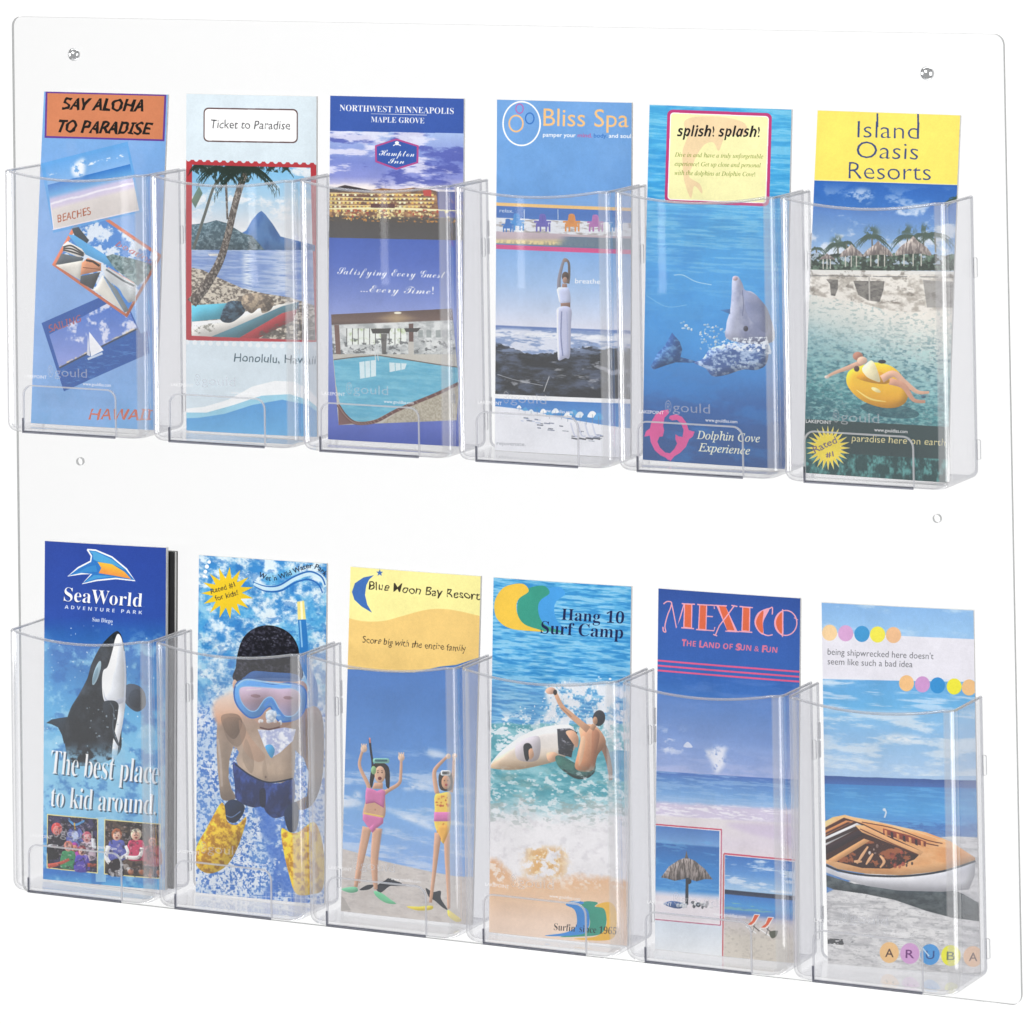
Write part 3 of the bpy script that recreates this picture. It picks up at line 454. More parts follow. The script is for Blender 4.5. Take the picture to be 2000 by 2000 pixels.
def art_orca(q):
    c = Sheet(q, (60, 1040), 2.683)
    c.a[:] = c.vg([(40, '#2a47a0'), (440, '#2b4fa8'), (520, '#2c62b2'), (700, '#3f86cc'), (950, '#62b0e2'), (1200, '#8ccbec'), (1450, '#8cc8ea'), (1640, '#5aa4dc'), (1780, '#2f76c8'), (1850, '#5aaee0')])
    k = ss(470, 640, c.Y); c.blend(k*ss(.52, .72, fbm(60, 44, 5, 3)), '#9fd4f0', .75); c.blend(k*ss(.46, .3, fbm(70, 50, 5, 13)), '#2a6cb8', .6); c.blend(k*ss(1040, 1000, c.Y)*ss(140, 60, c.X)*.6, '#6cbbe6')
    c.dots(90, 60, 700, 480, 1150, 3.2, '#e4f2fa', 5, .9)
    L = [(300, 88), (345, 92), (430, 128), (505, 190), (550, 252), (450, 240), (350, 250), (274, 268), (322, 217), (270, 215), (198, 228), (252, 184), (318, 150), (322, 122)]
    c.fill(L, '#2f7ac8'); c.line(L, 8, '#ffffff', 1, 0, 1)
    c.fill([(312, 98), (345, 100), (430, 140), (498, 195), (430, 165), (350, 150), (332, 140), (330, 112)], '#52a8dc'); c.fill([(230, 218), (300, 180), (345, 170), (352, 205), (280, 208)], '#3b8cd0'); c.fill([(290, 258), (335, 222), (400, 225), (520, 242), (440, 230), (350, 240)], '#4aa0dc')
    c.fill([(354, 153), (430, 165), (495, 205), (530, 243), (440, 225), (360, 212), (374, 185)], c.vg([(150, '#f8d33a'), (240, '#f08a50')], c.Y-.25*(c.X-430)))
    c.text('SeaWorld', (175, 358), (585, 390), 74, '#ffffff', 'SB', -.006, sh=((-3, 5), '#122a70', .9)); c.text('.', (594, 390), (598, 390), 4, '#ffffff')
    c.text('ADVENTURE PARK', (180, 398), (586, 428), 18, '#dfe6f6', 'GB', 0, track=1.7); c.text('San Diego', (326, 464), (432, 474), 22, '#e8eef8', 'SB')
    c.v = (1.2, 22); bk = c.tex('#1a2026', '#343c46', fbm(40, 40, 3, 4), .4, .8)
    c.fill([(505, 800), (560, 798), (598, 835), (606, 895), (590, 925), (558, 938), (520, 915), (498, 880)], '#414a58', 1, 1); c.ell(556, 870, 40, 50, '#2c343f', 0, .7)
    c.fill([(82, 998), (110, 980), (150, 972), (195, 966), (230, 1000), (195, 1060), (178, 1110), (166, 1060), (145, 1020), (110, 1004)], '#24303c', 1, 0)
    body = [(448, 518), (470, 524), (485, 560), (498, 640), (505, 740), (503, 860), (492, 960), (480, 1040), (478, 1130), (440, 1180), (340, 1215), (250, 1220), (200, 1180), (180, 1080), (190, 990), (215, 915), (255, 850), (300, 765), (322, 690), (362, 610), (400, 560)]
    c.fill(body, bk, 1, 1)
    c.fill([(462, 530), (482, 560), (497, 650), (504, 760), (500, 880), (488, 990), (472, 1070), (452, 1180), (430, 1190), (436, 1090), (462, 940), (448, 890), (392, 884), (378, 800), (384, 725), (408, 700), (432, 620), (446, 560)], '#eef1f7', 1, 1)
    c.fill([(385, 820), (400, 870), (440, 880), (470, 870), (498, 860), (500, 880), (460, 900), (400, 890)], '#b4b9c8', .8, 1); c.line([(493, 620), (500, 760), (494, 920)], 10, '#c0c8d8', .8, 1)
    c.fill([(388, 886), (440, 880), (465, 905), (455, 960), (440, 1020), (474, 1130), (430, 1060), (410, 980), (384, 930)], '#252c34', 1, 1); c.line([(420, 890), (440, 930), (436, 1030), (472, 1132)], 5, '#5a6672', .8, 1)
    c.ell(350, 735, 15, 66, '#a9c6d4', 17); c.ell(343, 748, 9, 46, '#7ea0b4', 17, .8)
    c.dots(26, 300, 460, 900, 1180, 4, '#c8dcea', 15, .8)
    c.v = None; fog = ss(1080, 1200, c.Y)*ss(1260, 1180, c.Y); c.blend(fog*c.mask([(170, 1060), (500, 1060), (500, 1240), (170, 1240)])*ss(.35, .6, fbm(30, 24, 4, 9)), '#8fc6e6', .95); c.blend(ss(1190, 1240, c.Y)*c.mask(body, 1), '#8ac6e8')
    sh = ((7, 7), '#2a3c50', .85)
    c.text('The best place', (100, 1262), (668, 1318), 128, '#fbfcfe', 'SB', -.012, sh=sh, track=.95); c.text('to kid around.', (103, 1434), (655, 1478), 112, '#fbfcfe', 'SB', -.012, sh=sh, track=.95)
    c.fill([(345, 1490), (400, 1490), (398, 1830), (345, 1830)], '#bfe4f4', .6)
    A = [(86, 1474), (358, 1498), (356, 1786), (84, 1760)]; B = [(390, 1500), (682, 1526), (680, 1816), (388, 1790)]
    for P in (A, B): c.fill(P, '#eadf9a')
    ins = lambda P: [(P[0][0]+5, P[0][1]+6), (P[1][0]-5, P[1][1]+4), (P[2][0]-5, P[2][1]-6), (P[3][0]+5, P[3][1]-5)]
    mA, mB = c.mask(ins(A)), c.mask(ins(B)); c.blend(mA, c.tex('#1c1a26', '#3c3a60', fbm(30, 24, 3, 2))); c.blend(mB, c.tex('#231d1c', '#5c4a40', fbm(26, 18, 3, 5)))
    c.ell(235, 1600, 46, 60, '#6f7ed0', 0, .8); c.ell(236, 1590, 18, 28, '#d4e0fa', 0, .8); c.line([(200, 1500), (236, 1530), (288, 1508)], 12, '#5a9ad4', 1, 1); c.line([(232, 1520), (236, 1560)], 7, '#e0b040')
    c.v = (.7, 6)
    def kid(x, y, s, hair, shirt, skin='#d88a74'):
        c.fill([(x-34*s, y+30*s), (x-16*s, y+16*s), (x+16*s, y+16*s), (x+34*s, y+30*s), (x+38*s, y+100*s), (x-38*s, y+100*s)], shirt, 1, 1)
        c.ell(x, y-8*s, 23*s, 26*s, hair); c.ell(x, y, 17*s, 20*s, skin); c.ell(x, y+7*s, 6*s, 4*s, '#8a2c2c'); c.ell(x-7*s, y-3*s, 2*s, 2*s, '#40202a'); c.ell(x+7*s, y-3*s, 2*s, 2*s, '#40202a')
    kid(138, 1562, 1.25, '#d04848', '#26222c', '#d8746a'); kid(298, 1602, 1.1, '#c05c70', '#c8b4c0', '#e0a0a0'); kid(232, 1655, .95, '#b040a0', '#b848b0'); kid(200, 1650, 1.05, '#c87a6a', '#3f9060', '#dca090'); kid(272, 1672, 1., '#a04048', '#5848b0', '#e0b0a0')
    c.line([(92, 1748), (150, 1735), (205, 1712)], [26, 18, 14], '#cc5a48', 1, 1); c.fill([(88, 1630), (150, 1636), (148, 1712), (88, 1716)], '#1d1c20'); c.ell(118, 1640, 28, 8, '#e8e8ec'); c.line([(300, 1740), (350, 1745)], 20, '#b05040'); c.fill([(320, 1600), (345, 1604), (345, 1660), (325, 1650)], '#d8dce4')
    kid(455, 1590, 1.2, '#b0603c', '#5c64b4', '#e4b8a0'); kid(555, 1590, 1.2, '#e8dcc0', '#cc4468', '#e0b098'); kid(640, 1620, 1.2, '#5a3430', '#a04a58', '#c88a78')
    c.line([(412, 1640), (400, 1700), (430, 1745)], 22, '#f4f4f6', 1, 1); c.line([(500, 1640), (512, 1680), (470, 1706)], 16, '#f4f4f6', 1, 1); c.line([(585, 1650), (570, 1700), (500, 1700)], 20, '#f2ece8', 1, 1)
    c.fill([(410, 1740), (440, 1712), (480, 1715), (490, 1796), (410, 1792)], '#241c20', 1, 1); c.dots(12, 410, 530, 1740, 1795, 11, '#f0eef0', 4); c.dots(10, 520, 670, 1720, 1800, 12, '#b86a48', 6); c.dots(14, 540, 670, 1700, 1800, 9, '#2a2022', 8); c.dots(30, 400, 672, 1535, 1580, 6, '#8a7460', 9, .6)
    for mm_ in (mA, mB): c.blend(mm_*ss(.56, .7, fbm(16, 13, 4, 71)), '#1a1620', .55); c.blend(mm_*ss(.6, .74, fbm(12, 10, 3, 72)), '#e8d8dc', .45)
    return c.a

def mosaic(c, sx, sy, seed):
    return ss(.44, .52, fbm(sx, sy, 2, seed, gain=.7))

def art_snorkel(q):
    c = Sheet(q, (370, 1070), 2.683)
    n = fbm(44, 34, 6, 4, gain=.65); c.a[:] = c.tex('#3c8cd0', '#e2f1f9', n, .34, .66)
    c.blend(ss(.5, .66, fbm(90, 60, 4, 9)), '#58b4e4', .55); c.blend(ss(.56, .66, fbm(30, 18, 5, 19)), '#2f74c0', .5)
    mo = np.clip(ss(720, 900, c.Y+60*(fbm(60, 60, 2, 8)-.5)), 0, 1); ms = mosaic(c, 9, 8, 14)[..., None]; big = ss(.4, .6, fbm(80, 70, 3, 24))[..., None]
    tile = (hx('#3f78cc')*(1-ms)+hx('#eaf0fa')*ms)*(1-.35*(1-big))+hx('#8fb8e8')*.35*(1-big); c.blend(mo, tile, .95)
    c.blend(c.mask([(345, 1340), (400, 1330), (490, 1400), (520, 1560), (560, 1700), (620, 1880), (380, 1880), (440, 1700), (400, 1560)], 1)*ss(.25, .5, fbm(24, 20, 3, 6)), '#4478d0', .85)
    gx = (np.abs((c.X/26) % 1-.5) < .06)|(np.abs(((c.Y-.04*c.X)/24) % 1-.5) < .06); c.blend(gx*ss(1780, 1830, c.Y), '#f2f6fc', .7)
    for x, y, r in ((104, 74, 9), (92, 98, 11), (84, 124, 10), (78, 148, 8), (90, 152, 6)): c.ell(x, y, r, r, '#ffffff')
    c.burst(200, 236, 76, 138, 15, '#f2cd28', .2); c.ell(200, 236, 78, 78, '#f2cd28')
    c.text('Rated #1', (116, 240), (244, 202), 27, '#4a4030', 'sans', .006, 1.2); c.text('for kids!', (140, 278), (258, 246), 27, '#4a4030', 'sans', .006, 1.2)
    w0 = [(335, 178), (400, 200), (470, 196), (550, 150), (630, 124), (690, 150), (712, 195)]; w1 = [(335, 196), (400, 226), (480, 224), (560, 180), (625, 166), (675, 190), (698, 236)]
    c.line(np.add(w0, (4, 8)), 28, '#d4ecf6', .9, 1); c.line(w0, [3, 9, 9, 7], '#2a6cb8', 1, 1); c.line(w1, [3, 10, 9, 6], '#2a6cb8', 1, 1)
    c.text("Wet 'n Wild Water Park", (0, 0), (1, 0), 27, '#1c2030', 'sans', .008, .6, path=[(362, 150), (430, 172), (500, 155), (560, 130), (630, 105), (680, 120), (706, 150)])
    # tube
    c.line([(590, 370), (600, 480), (605, 600), (650, 720), (650, 830)], [42, 44, 44], '#2f7cc4', 1, 1); c.line([(582, 380), (592, 520)], 8, '#8fc4ea'); c.fill([(566, 282), (602, 276), (612, 374), (570, 376)], '#f4e48c'); c.fill([(582, 280), (592, 279), (598, 374), (586, 375)], '#fdf8d0')
    c.v = (1.3, 26)
    sk = c.vg([(820, '#b8968a'), (950, '#b09886'), (1080, '#bca694'), (1180, '#c8b09a'), (1300, '#9c8a7c')])*(1-.22*ss(470, 600, c.X)-.16*ss(250, 180, c.X))[..., None]*(.93+.14*fbm(24, 30, 4, 3))[..., None]; c.v = (.8, 26); sq = lambda P: [(x if x < 430 else 430+(x-430)*.84, y) for x, y in P]
    sun = c.mask([(125, 850), (140, 800), (190, 768), (250, 760), (280, 900), (200, 905), (150, 925)], 1)
    c.fill([(150, 905), (190, 860), (270, 830), (560, 850), (660, 830), (700, 900), (705, 1080), (690, 1240), (640, 1350), (560, 1360), (590, 1200), (560, 1080), (545, 1215), (480, 1230), (400, 1225), (330, 1205), (270, 1160), (245, 1100), (235, 1040), (210, 1130), (215, 1220), (245, 1310), (175, 1318), (158, 1240), (145, 1080)], sk, 1, 1)
    c.blend(sun, c.vg([(760, '#f6e2d4'), (900, '#e0ac8c')])); c.fill([(170, 880), (250, 870), (280, 920), (240, 1000), (190, 960)], '#7c6656', .7, 1); c.fill([(262, 900), (330, 1000), (400, 1090), (360, 1120), (290, 1060)], '#c49a80', .5, 1)
    gap = c.mask([(246, 1045), (236, 1090), (214, 1150), (206, 1200), (222, 1260), (244, 1300), (252, 1250), (238, 1180), (240, 1120), (262, 1070)]); c.blend(gap, tile)
    gap = c.mask([(556, 1060), (600, 1100), (628, 1180), (618, 1300), (560, 1330), (552, 1230), (560, 1160)]); c.blend(gap, tile)
    c.fill([(300, 1000), (340, 1110), (330, 1180), (300, 1150), (280, 1090)], '#8f7c6c', .4, 1); c.fill([(400, 1110), (415, 1215), (395, 1215), (385, 1150)], '#8f7c6c', .3, 1); c.ell(402, 1200, 5, 7, '#6c584c', 0, .7)
    c.line([(150, 1000), (165, 1120), (172, 1250)], 12, '#d0c0b8', .5, 1); c.fill([(180, 900), (260, 890), (300, 960), (260, 1040), (200, 1000)], '#6e5c50', .35, 1)
    c.fill([(232, 1120), (300, 1180), (400, 1225), (480, 1232), (548, 1208), (552, 1320), (520, 1390), (450, 1415), (405, 1385), (385, 1355), (330, 1358), (250, 1320), (240, 1240)], c.tex('#1c2c5c', '#34509c', fbm(26, 40, 3, 5), .35, .75), 1, 1); c.line([(240, 1130), (320, 1190), (420, 1228), (545, 1208)], 8, '#14203c', 1, 1); c.fill([(370, 1270), (400, 1265), (400, 1350), (375, 1350)], '#141c38', .9, 1)
    for P in ([(180, 1370), (200, 1330), (240, 1318), (290, 1350), (280, 1400), (240, 1440), (200, 1425)], [(500, 1380), (560, 1330), (575, 1400), (560, 1480), (520, 1480)]): c.fill(P, '#182a48', 1, 1)
    c.line([(190, 1400), (225, 1410), (270, 1380)], 5, '#6a88b8', .9, 1)
    yl = c.tex('#b07a10', '#f6cc30', fbm(16, 14, 4, 33), .32, .6)
    c.fill([(160, 1345), (185, 1350), (200, 1430), (250, 1450), (300, 1410), (280, 1500), (240, 1600), (190, 1670), (120, 1705), (60, 1690), (30, 1640), (40, 1560), (90, 1470)], yl, 1, 1)
    c.fill([(485, 1470), (530, 1490), (570, 1490), (660, 1440), (705, 1600), (700, 1780), (640, 1815), (560, 1810), (520, 1700), (490, 1560)], yl, 1, 1)
    # head
    hr = c.tex('#16161e', '#3c3c4a', fbm(10, 7, 4, 6), .42, .75); c.fill([(254, 700), (246, 620), (258, 540), (285, 470), (335, 425), (400, 405), (470, 415), (530, 450), (568, 510), (578, 580), (572, 700)], hr, 1, 1)
    c.dots(40, 285, 540, 430, 520, 4, '#8c8ea4', 12, .6)
    c.fill([(280, 690), (290, 760), (330, 880), (380, 930), (450, 950), (520, 930), (580, 860), (600, 700)], '#c09a88', 1, 1); c.ell(240, 715, 12, 26, '#e0b8a0')
    c.fill([(296, 672), (340, 645), (430, 650), (560, 662), (560, 700), (300, 690)], '#3c6cb0', .85, 1)
    M = [(238, 740), (262, 700), (330, 690), (440, 712), (560, 708), (640, 740), (645, 830), (600, 890), (520, 910), (470, 900), (440, 850), (425, 830), (400, 845), (370, 880), (320, 888), (272, 850), (242, 800)]
    M = sq(M)
    c.fill(M, '#5c9ce0', 1, 1); c.line(M, 8, '#2c6cc0', 1, 1, 1)
    G = [(262, 745), (290, 725), (380, 728), (480, 735), (560, 735), (610, 760), (612, 830), (575, 875), (520, 880), (485, 850), (450, 795), (425, 780), (395, 795), (355, 850), (315, 850), (275, 805)]
    G = sq(G)
    c.fill(G, c.vg([(730, '#c8b4cc'), (800, '#b49aa8'), (870, '#a8a4c8')]), 1, 1); c.line(G, 5, '#8fc4f0', 1, 1, 1); c.line([(300, 745), (380, 738)], 6, '#ecdfe8', .8); c.ell(350, 775, 26, 9, '#8a6a70', 4, .7); c.ell(520, 785, 26, 9, '#8a6a70', 4, .7)
    c.line([(245, 725), (300, 690), (420, 705), (530, 716)], 9, '#a8d4f6', .9, 1)
    c.line([(395, 830), (428, 800), (460, 840), (500, 890)], 14, '#4a88d4', 1, 1); c.ell(430, 880, 28, 34, '#b8d0ec', 0, .9); c.dots(16, 370, 480, 850, 930, 10, '#eef4fb', 6, .9)
    c.line([(370, 925), (420, 932), (480, 925)], 26, '#9c8478', 1, 1); c.line([(372, 940), (420, 950), (476, 938)], 8, '#5c3c3c', 1, 1)
    c.blend(c.mask([(360, 950), (420, 955), (500, 940), (560, 950), (545, 1010), (480, 1070), (430, 1100), (395, 1040)]), c.tex('#b0b8dc', '#f2f4fb', fbm(16, 14, 4, 16), .35, .65)); c.fill([(400, 1042), (430, 1030), (450, 1060), (432, 1100)], '#4fa4d8', 1, 1)
    return c.a

def art_moon(q):
    c = Sheet(q, (650, 1090), 2.6466, '#fbf2a2'); S = c.sl(75, 760, 50)
    w = smooth([(40, 300), (150, 325), (260, 325), (360, 300), (470, 270), (560, 262), (660, 275), (820, 315)], 0); wv = np.interp(c.X, w[:, 0], w[:, 1])
    c.blend(ss(-2, 2, c.Y-wv), '#f4cf80')
    c.fill([(215, 88), (160, 100), (115, 130), (99, 175), (112, 215), (150, 250), (205, 282), (180, 240), (168, 190), (175, 140), (190, 110)], '#4070b8', 1, 0); c.burst(245, 76, 8, 19, 5, '#4070b8', -.3)
    c.text('Blue Moon Bay Resort', (188, 160), (758, 216), 44, '#3a3428', 'sans', .002, 2.2); c.text('Score big with the entire family', (155, 436), (690, 484), 34, '#4c4030', 'sans', -.002, 2.)
    edge = np.interp(c.X, [40, 420, 470, 560, 640, 800], [572, 590, 580, 560, 552, 500])
    sky = c.vg([(570, '#3f78c4'), (760, '#4a82ca'), (1000, '#5a90d4'), (1300, '#7fb0e6'), (1600, '#8fb4ea')]); c.blend(ss(-2, 2, c.Y-edge), sky)
    cl = ss(.5, .72, fbm(150, 26, 5, 7))*ss(940, 1100, c.Y); c.blend(cl, '#dfe8f6', .6)
    for P in ([(480, 990), (560, 1000), (600, 1030), (520, 1030)], [(370, 1180), (480, 1160), (530, 1170), (400, 1200)], [(50, 1245), (120, 1250), (160, 1275), (60, 1290)], [(110, 1215), (140, 1210), (150, 1240), (115, 1240)], [(270, 1290), (400, 1330), (530, 1385), (500, 1400), (300, 1310)], [(270, 1400), (370, 1420), (300, 1420)]): c.blend(c.mask(P, 1)*ss(.2, .5, fbm(30, 14, 3, 4)), '#eef2fa', .75)
    sd = ss(-3, 3, c.Y-np.interp(c.X, [30, 120, 250, 500, 640, 760, 830], [1498, 1520, 1562, 1618, 1645, 1650, 1655]))
    c.blend(sd, c.tex('#cdc5c0', '#d9d2cd', fbm(30, 12, 4, 5), .2, .8)); c.blend(sd*ss(.55, .8, fbm(16, 7, 4, 15)), '#b4aeac', .5); c.fill([(38, 1740), (60, 1760), (95, 1820), (38, 1825)], '#9c9894', .5)
    sk, skd = '#d6a88c', '#b8866c'
    # shadows on the sand
    c.fill([(140, 1715), (180, 1690), (215, 1690), (190, 1712)], '#34373e', 1, 1); c.fill([(225, 1700), (262, 1672), (300, 1655), (330, 1668), (360, 1682), (300, 1694), (250, 1728)], '#34373e', 1, 1); c.line([(262, 1680), (290, 1655), (300, 1690), (380, 1690)], 7, '#34373e'); c.fill([(484, 1705), (520, 1725), (560, 1720), (562, 1760), (595, 1815), (570, 1805), (530, 1770), (500, 1750)], '#3c4046', 1, 1)
    c.v = (.75, 6)
    for P, wd in (([(165, 972), (145, 1030), (142, 1080), (182, 1165), (190, 1200)], [14, 15, 19, 24]), ([(358, 1022), (355, 1120), (345, 1165), (290, 1200), (262, 1220)], [14, 16, 20, 24])): c.line(P, wd, sk, 1, 1)
    for x, y in ((163, 985), (358, 1030)): c.ell(x, y, 17, 19, '#ecc8ae'); [c.line([(x+d*9, y), (x+d*12, y-26)], 6, '#ecc8ae') for d in (-1, 0, 1)]
    c.line([(193, 935), (200, 1000), (208, 1060), (205, 1130)], 11, '#20242c', 1, 1); c.line([(193, 928), (196, 955)], 8, '#e09080')
    c.fill([(200, 1100), (210, 1070), (240, 1052), (285, 1070), (298, 1110), (296, 1185), (280, 1180), (270, 1130), (225, 1120), (205, 1185), (194, 1160)], '#241c1c', 1, 1)
    c.fill([(205, 1192), (262, 1192), (262, 1160), (218, 1160)], sk); c.ell(247, 1118, 28, 44, '#deb296'); c.ell(246, 1138, 10, 9, '#7a2c2c'); c.ell(236, 1108, 4, 3, '#3c2820'); c.ell(258, 1108, 4, 3, '#3c2820'); c.line([(232, 1100), (240, 1098)], 3, '#3c2820'); c.line([(254, 1098), (262, 1100)], 3, '#3c2820')
    c.rrect(210, 1034, 296, 1060, 10, '#8ac8b8'); c.rrect(220, 1040, 286, 1052, 5, '#3c6c70'); c.ell(214, 1096, 14, 22, '#9ccc90', 0, .9)
    c.fill([(178, 1188), (230, 1205), (268, 1195), (274, 1240), (266, 1345), (162, 1340), (172, 1250)], sk, 1, 1)
    c.fill([(176, 1186), (205, 1192), (232, 1204), (255, 1194), (276, 1205), (268, 1290), (220, 1262), (172, 1268), (170, 1230)], '#d87cb0'); c.line([(172, 1268), (220, 1260), (268, 1288)], 5, '#b0588c')
    c.fill([(160, 1315), (212, 1326), (266, 1335), (264, 1370), (225, 1400), (205, 1418), (180, 1385), (156, 1350)], '#d87cb0'); c.line([(162, 1318), (264, 1337)], 9, '#f0cf70'); c.ell(222, 1300, 3, 5, skd)
    c.line([(180, 1390), (150, 1540), (130, 1640), (120, 1700)], [50, 38, 26, 18], sk, 1, 1); c.line([(232, 1395), (218, 1540), (218, 1640), (226, 1712)], [48, 38, 28, 17], sk, 1, 1)
    c.line([(258, 1400), (236, 1560), (232, 1700)], 6, skd, .6, 1); c.line([(156, 1560), (140, 1680)], 7, skd, .6, 1)
    c.fill([(218, 1340+30), (226, 1400), (208, 1420), (190, 1395)], '#d87cb0'); c.fill([(45, 1712), (90, 1700), (125, 1702), (130, 1722), (90, 1730)], '#7cc8a0', 1, 1); c.fill([(215, 1722), (250, 1728), (300, 1762), (330, 1786), (280, 1782), (232, 1752)], '#7cd0a0', 1, 1)
    # second girl
    c.line([(598, 1022), (545, 1075), (528, 1110), (535, 1180), (545, 1220)], [14, 20, 22, 24], sk, 1, 1); c.line([(630, 1020), (625, 1120), (612, 1210)], [14, 18, 22], sk, 1, 1); c.ell(600, 1024, 13, 14, '#ecc8ae'); c.ell(632, 1022, 13, 14, '#ecc8ae')
    c.fill([(550, 1130), (570, 1100), (612, 1105), (622, 1160), (612, 1200), (560, 1195)], '#3a322e', 1, 1); c.ell(588, 1158, 23, 36, '#c89878'); c.rrect(560, 1096, 612, 1124, 10, '#e8ecec'); c.rrect(568, 1102, 606, 1118, 6, '#5c5c5c'); c.ell(590, 1172, 8, 6, '#a84848'); c.ell(580, 1150, 3, 3, '#3a2820'); c.ell(597, 1150, 3, 3, '#3a2820')
    c.fill([(530, 1228), (560, 1215), (610, 1215), (612, 1300), (608, 1400), (575, 1475), (545, 1420), (528, 1370), (530, 1300)], '#f2cc5c', 1, 1); c.fill([(527, 1312), (611, 1312), (611, 1360), (526, 1360)], '#d87cb4'); c.dots(14, 538, 600, 1230, 1300, 6, '#d0643c', 3); c.dots(16, 538, 600, 1372, 1440, 6, '#e0823c', 4)
    c.line([(548, 1420), (535, 1540), (525, 1640), (508, 1780)], [38, 27, 20, 15], sk, 1, 1); c.line([(592, 1420), (594, 1560), (600, 1700), (602, 1812)], [34, 26, 20, 15], sk, 1, 1)
    c.fill([(546, 1415), (575, 1478), (604, 1410), (600, 1380), (548, 1380)], '#eab050')
    c.fill([(385, 1800), (450, 1800), (516, 1796), (512, 1816), (440, 1820)], '#f2dc58', 1, 1); c.fill([(597, 1818), (625, 1835), (665, 1870), (640, 1880), (600, 1850)], '#f2dc58', 1, 1)
    c.v = None
    return c.a

def swell(c, x, y, s, fl, cols):
    """three nested curling waves"""
    base = [(172, 35), (150, 0), (100, -2), (40, 20), (0, 80), (0, 150), (30, 195), (80, 222), (150, 232), (250, 236), (160, 205), (122, 165), (110, 110), (125, 70)]
    for (dx, dy, k), col in cols:
        P = np.array(base, float)*[fl*s*k[0], s*k[1]]+[x+dx*fl*s, y+dy*s]; c.fill(P, col, 1, 1)

def art_surf(q):
    c = Sheet(q, (940, 1110), 2.576)
    c.a[:] = c.vg([(45, '#5cb0e0'), (300, '#62b4e4'), (560, '#5cacdf'), (800, '#4f9fd8')]); n = fbm(50, 6, 5, 3)
    c.blend(ss(.5, .66, n), '#9fd4f0', .7); c.blend(ss(.48, .34, n), '#2c84c8', .7)
    swell(c, 70, 80, 1., 1, (((205, 16, (.88, .95)), '#4aa0e4'), ((118, 10, (.93, .97)), '#3d9c88'), ((0, 0, (1, 1)), '#f0c64c')))
    c.text('Hang 10', (408, 258), (718, 278), 60, '#1c2450', 'SB', -.006); c.text('Surf Camp', (304, 326), (714, 352), 64, '#1c2450', 'SB', -.006)
    tl = ss(-6, 6, c.Y-(780+30*(fbm(60, 60, 3, 5)-.5))); c.blend(tl, c.tex('#4ba0b0', '#8fcad4', fbm(60, 20, 4, 8), .35, .7))
    f1 = ss(.52, .62, fbm(26, 14, 5, 11)); c.blend(ss(700, 760, c.Y)*ss(1010, 900, c.Y)*ss(360, 200, c.X)*f1, '#f4f8fc', .9)
    sp = c.mask([(330, 600), (420, 570), (560, 575), (700, 590), (780, 640), (780, 960), (640, 930), (600, 860), (420, 830), (300, 790), (250, 790), (340, 720)], 1); c.blend(sp*ss(.34, .56, fbm(20, 18, 5, 4)), '#f2f3f8', .95); c.dots(120, 310, 700, 545, 800, 4.5, '#ffffff', 21)
    c.dots(60, 200, 420, 690, 820, 4, '#ffffff', 23); c.fill([(640, 930), (760, 930), (760, 1060), (650, 1050)], '#4a9ac4', .8, 1)
    c.v = (1.2, 16)
    c.fill([(44, 992), (100, 925), (190, 855), (290, 805), (400, 785), (470, 800), (480, 900), (400, 960), (300, 990), (180, 1012), (70, 1008)], c.vg([(790, '#f2eeee'), (900, '#e9e0d8'), (1000, '#dcbc98')]), 1, 1); c.line([(44, 992), (100, 925), (190, 855), (290, 805)], 6, '#ffffff', .9, 1)
    c.fill([(180, 880), (240, 850), (300, 850), (290, 960), (190, 960)], '#c4bcc8', .7, 1); c.fill([(218, 890), (245, 878), (262, 905), (240, 966), (224, 950)], '#26282c', 1, 1); c.fill([(244, 915), (262, 905), (270, 940), (250, 960)], '#d8a888', 1, 1)
    c.fill([(388, 806), (450, 802), (490, 824), (480, 850), (460, 950), (395, 930)], c.tex('#2c2e36', '#8a8a94', fbm(14, 7, 2, 2), .5, .75), 1, 0); c.fill([(432, 820), (470, 815), (495, 850), (488, 900), (455, 860)], '#dca888', 1, 1); c.fill([(335, 930), (370, 922), (392, 935), (380, 965), (345, 968)], '#e4b494', 1, 1)
    # surfer
    c.fill([(382, 942), (420, 945), (500, 985), (560, 960), (580, 985), (572, 1030), (520, 1058), (470, 1052), (410, 1010), (384, 975)], c.tex('#234a48', '#3a6e64', fbm(20, 14, 3, 2)), 1, 1); c.line([(420, 1010), (480, 1048), (540, 1050), (574, 1020)], 7, '#1c2c30', .9, 1)
    c.line([(600, 870), (630, 920), (650, 1000), (655, 1065)], [40, 26, 18], '#8f6e5c', 1, 1)
    c.fill([(500, 800), (545, 782), (590, 800), (625, 850), (628, 890), (590, 940), (570, 1010), (520, 1022), (478, 1000), (490, 930), (505, 860)], c.vg([(790, '#dca684'), (1000, '#c08460')]), 1, 1); c.fill([(565, 810), (600, 830), (585, 920), (560, 1000), (560, 900)], '#a46c50', .7, 1); c.fill([(510, 850), (530, 860), (515, 960), (495, 985)], '#eabf9c', .8, 1)
    c.line([(376, 620), (410, 690), (450, 730), (520, 790), (545, 810)], [18, 24, 30, 38], '#d8a482', 1, 1); c.line([(410, 700), (460, 745)], 6, '#a8745a', .7); c.ell(355, 614, 26, 18, '#e4b49c'); c.ell(378, 622, 10, 14, '#2c2424')
    c.ell(597, 752, 31, 40, '#2a2c34', 8); c.ell(578, 765, 12, 20, '#c89878'); c.line([(575, 785), (560, 810)], 24, '#c89878')
    c.v = None
    fo = ss(-30, 60, c.Y-1000); n = fbm(22, 12, 5, 31); c.blend(fo*ss(.5, .64, n), '#eef3f6', .75); c.blend(fo*ss(.56, .7, fbm(60, 26, 4, 33))*ss(1150, 1080, c.Y), '#6a9c9c', .6)
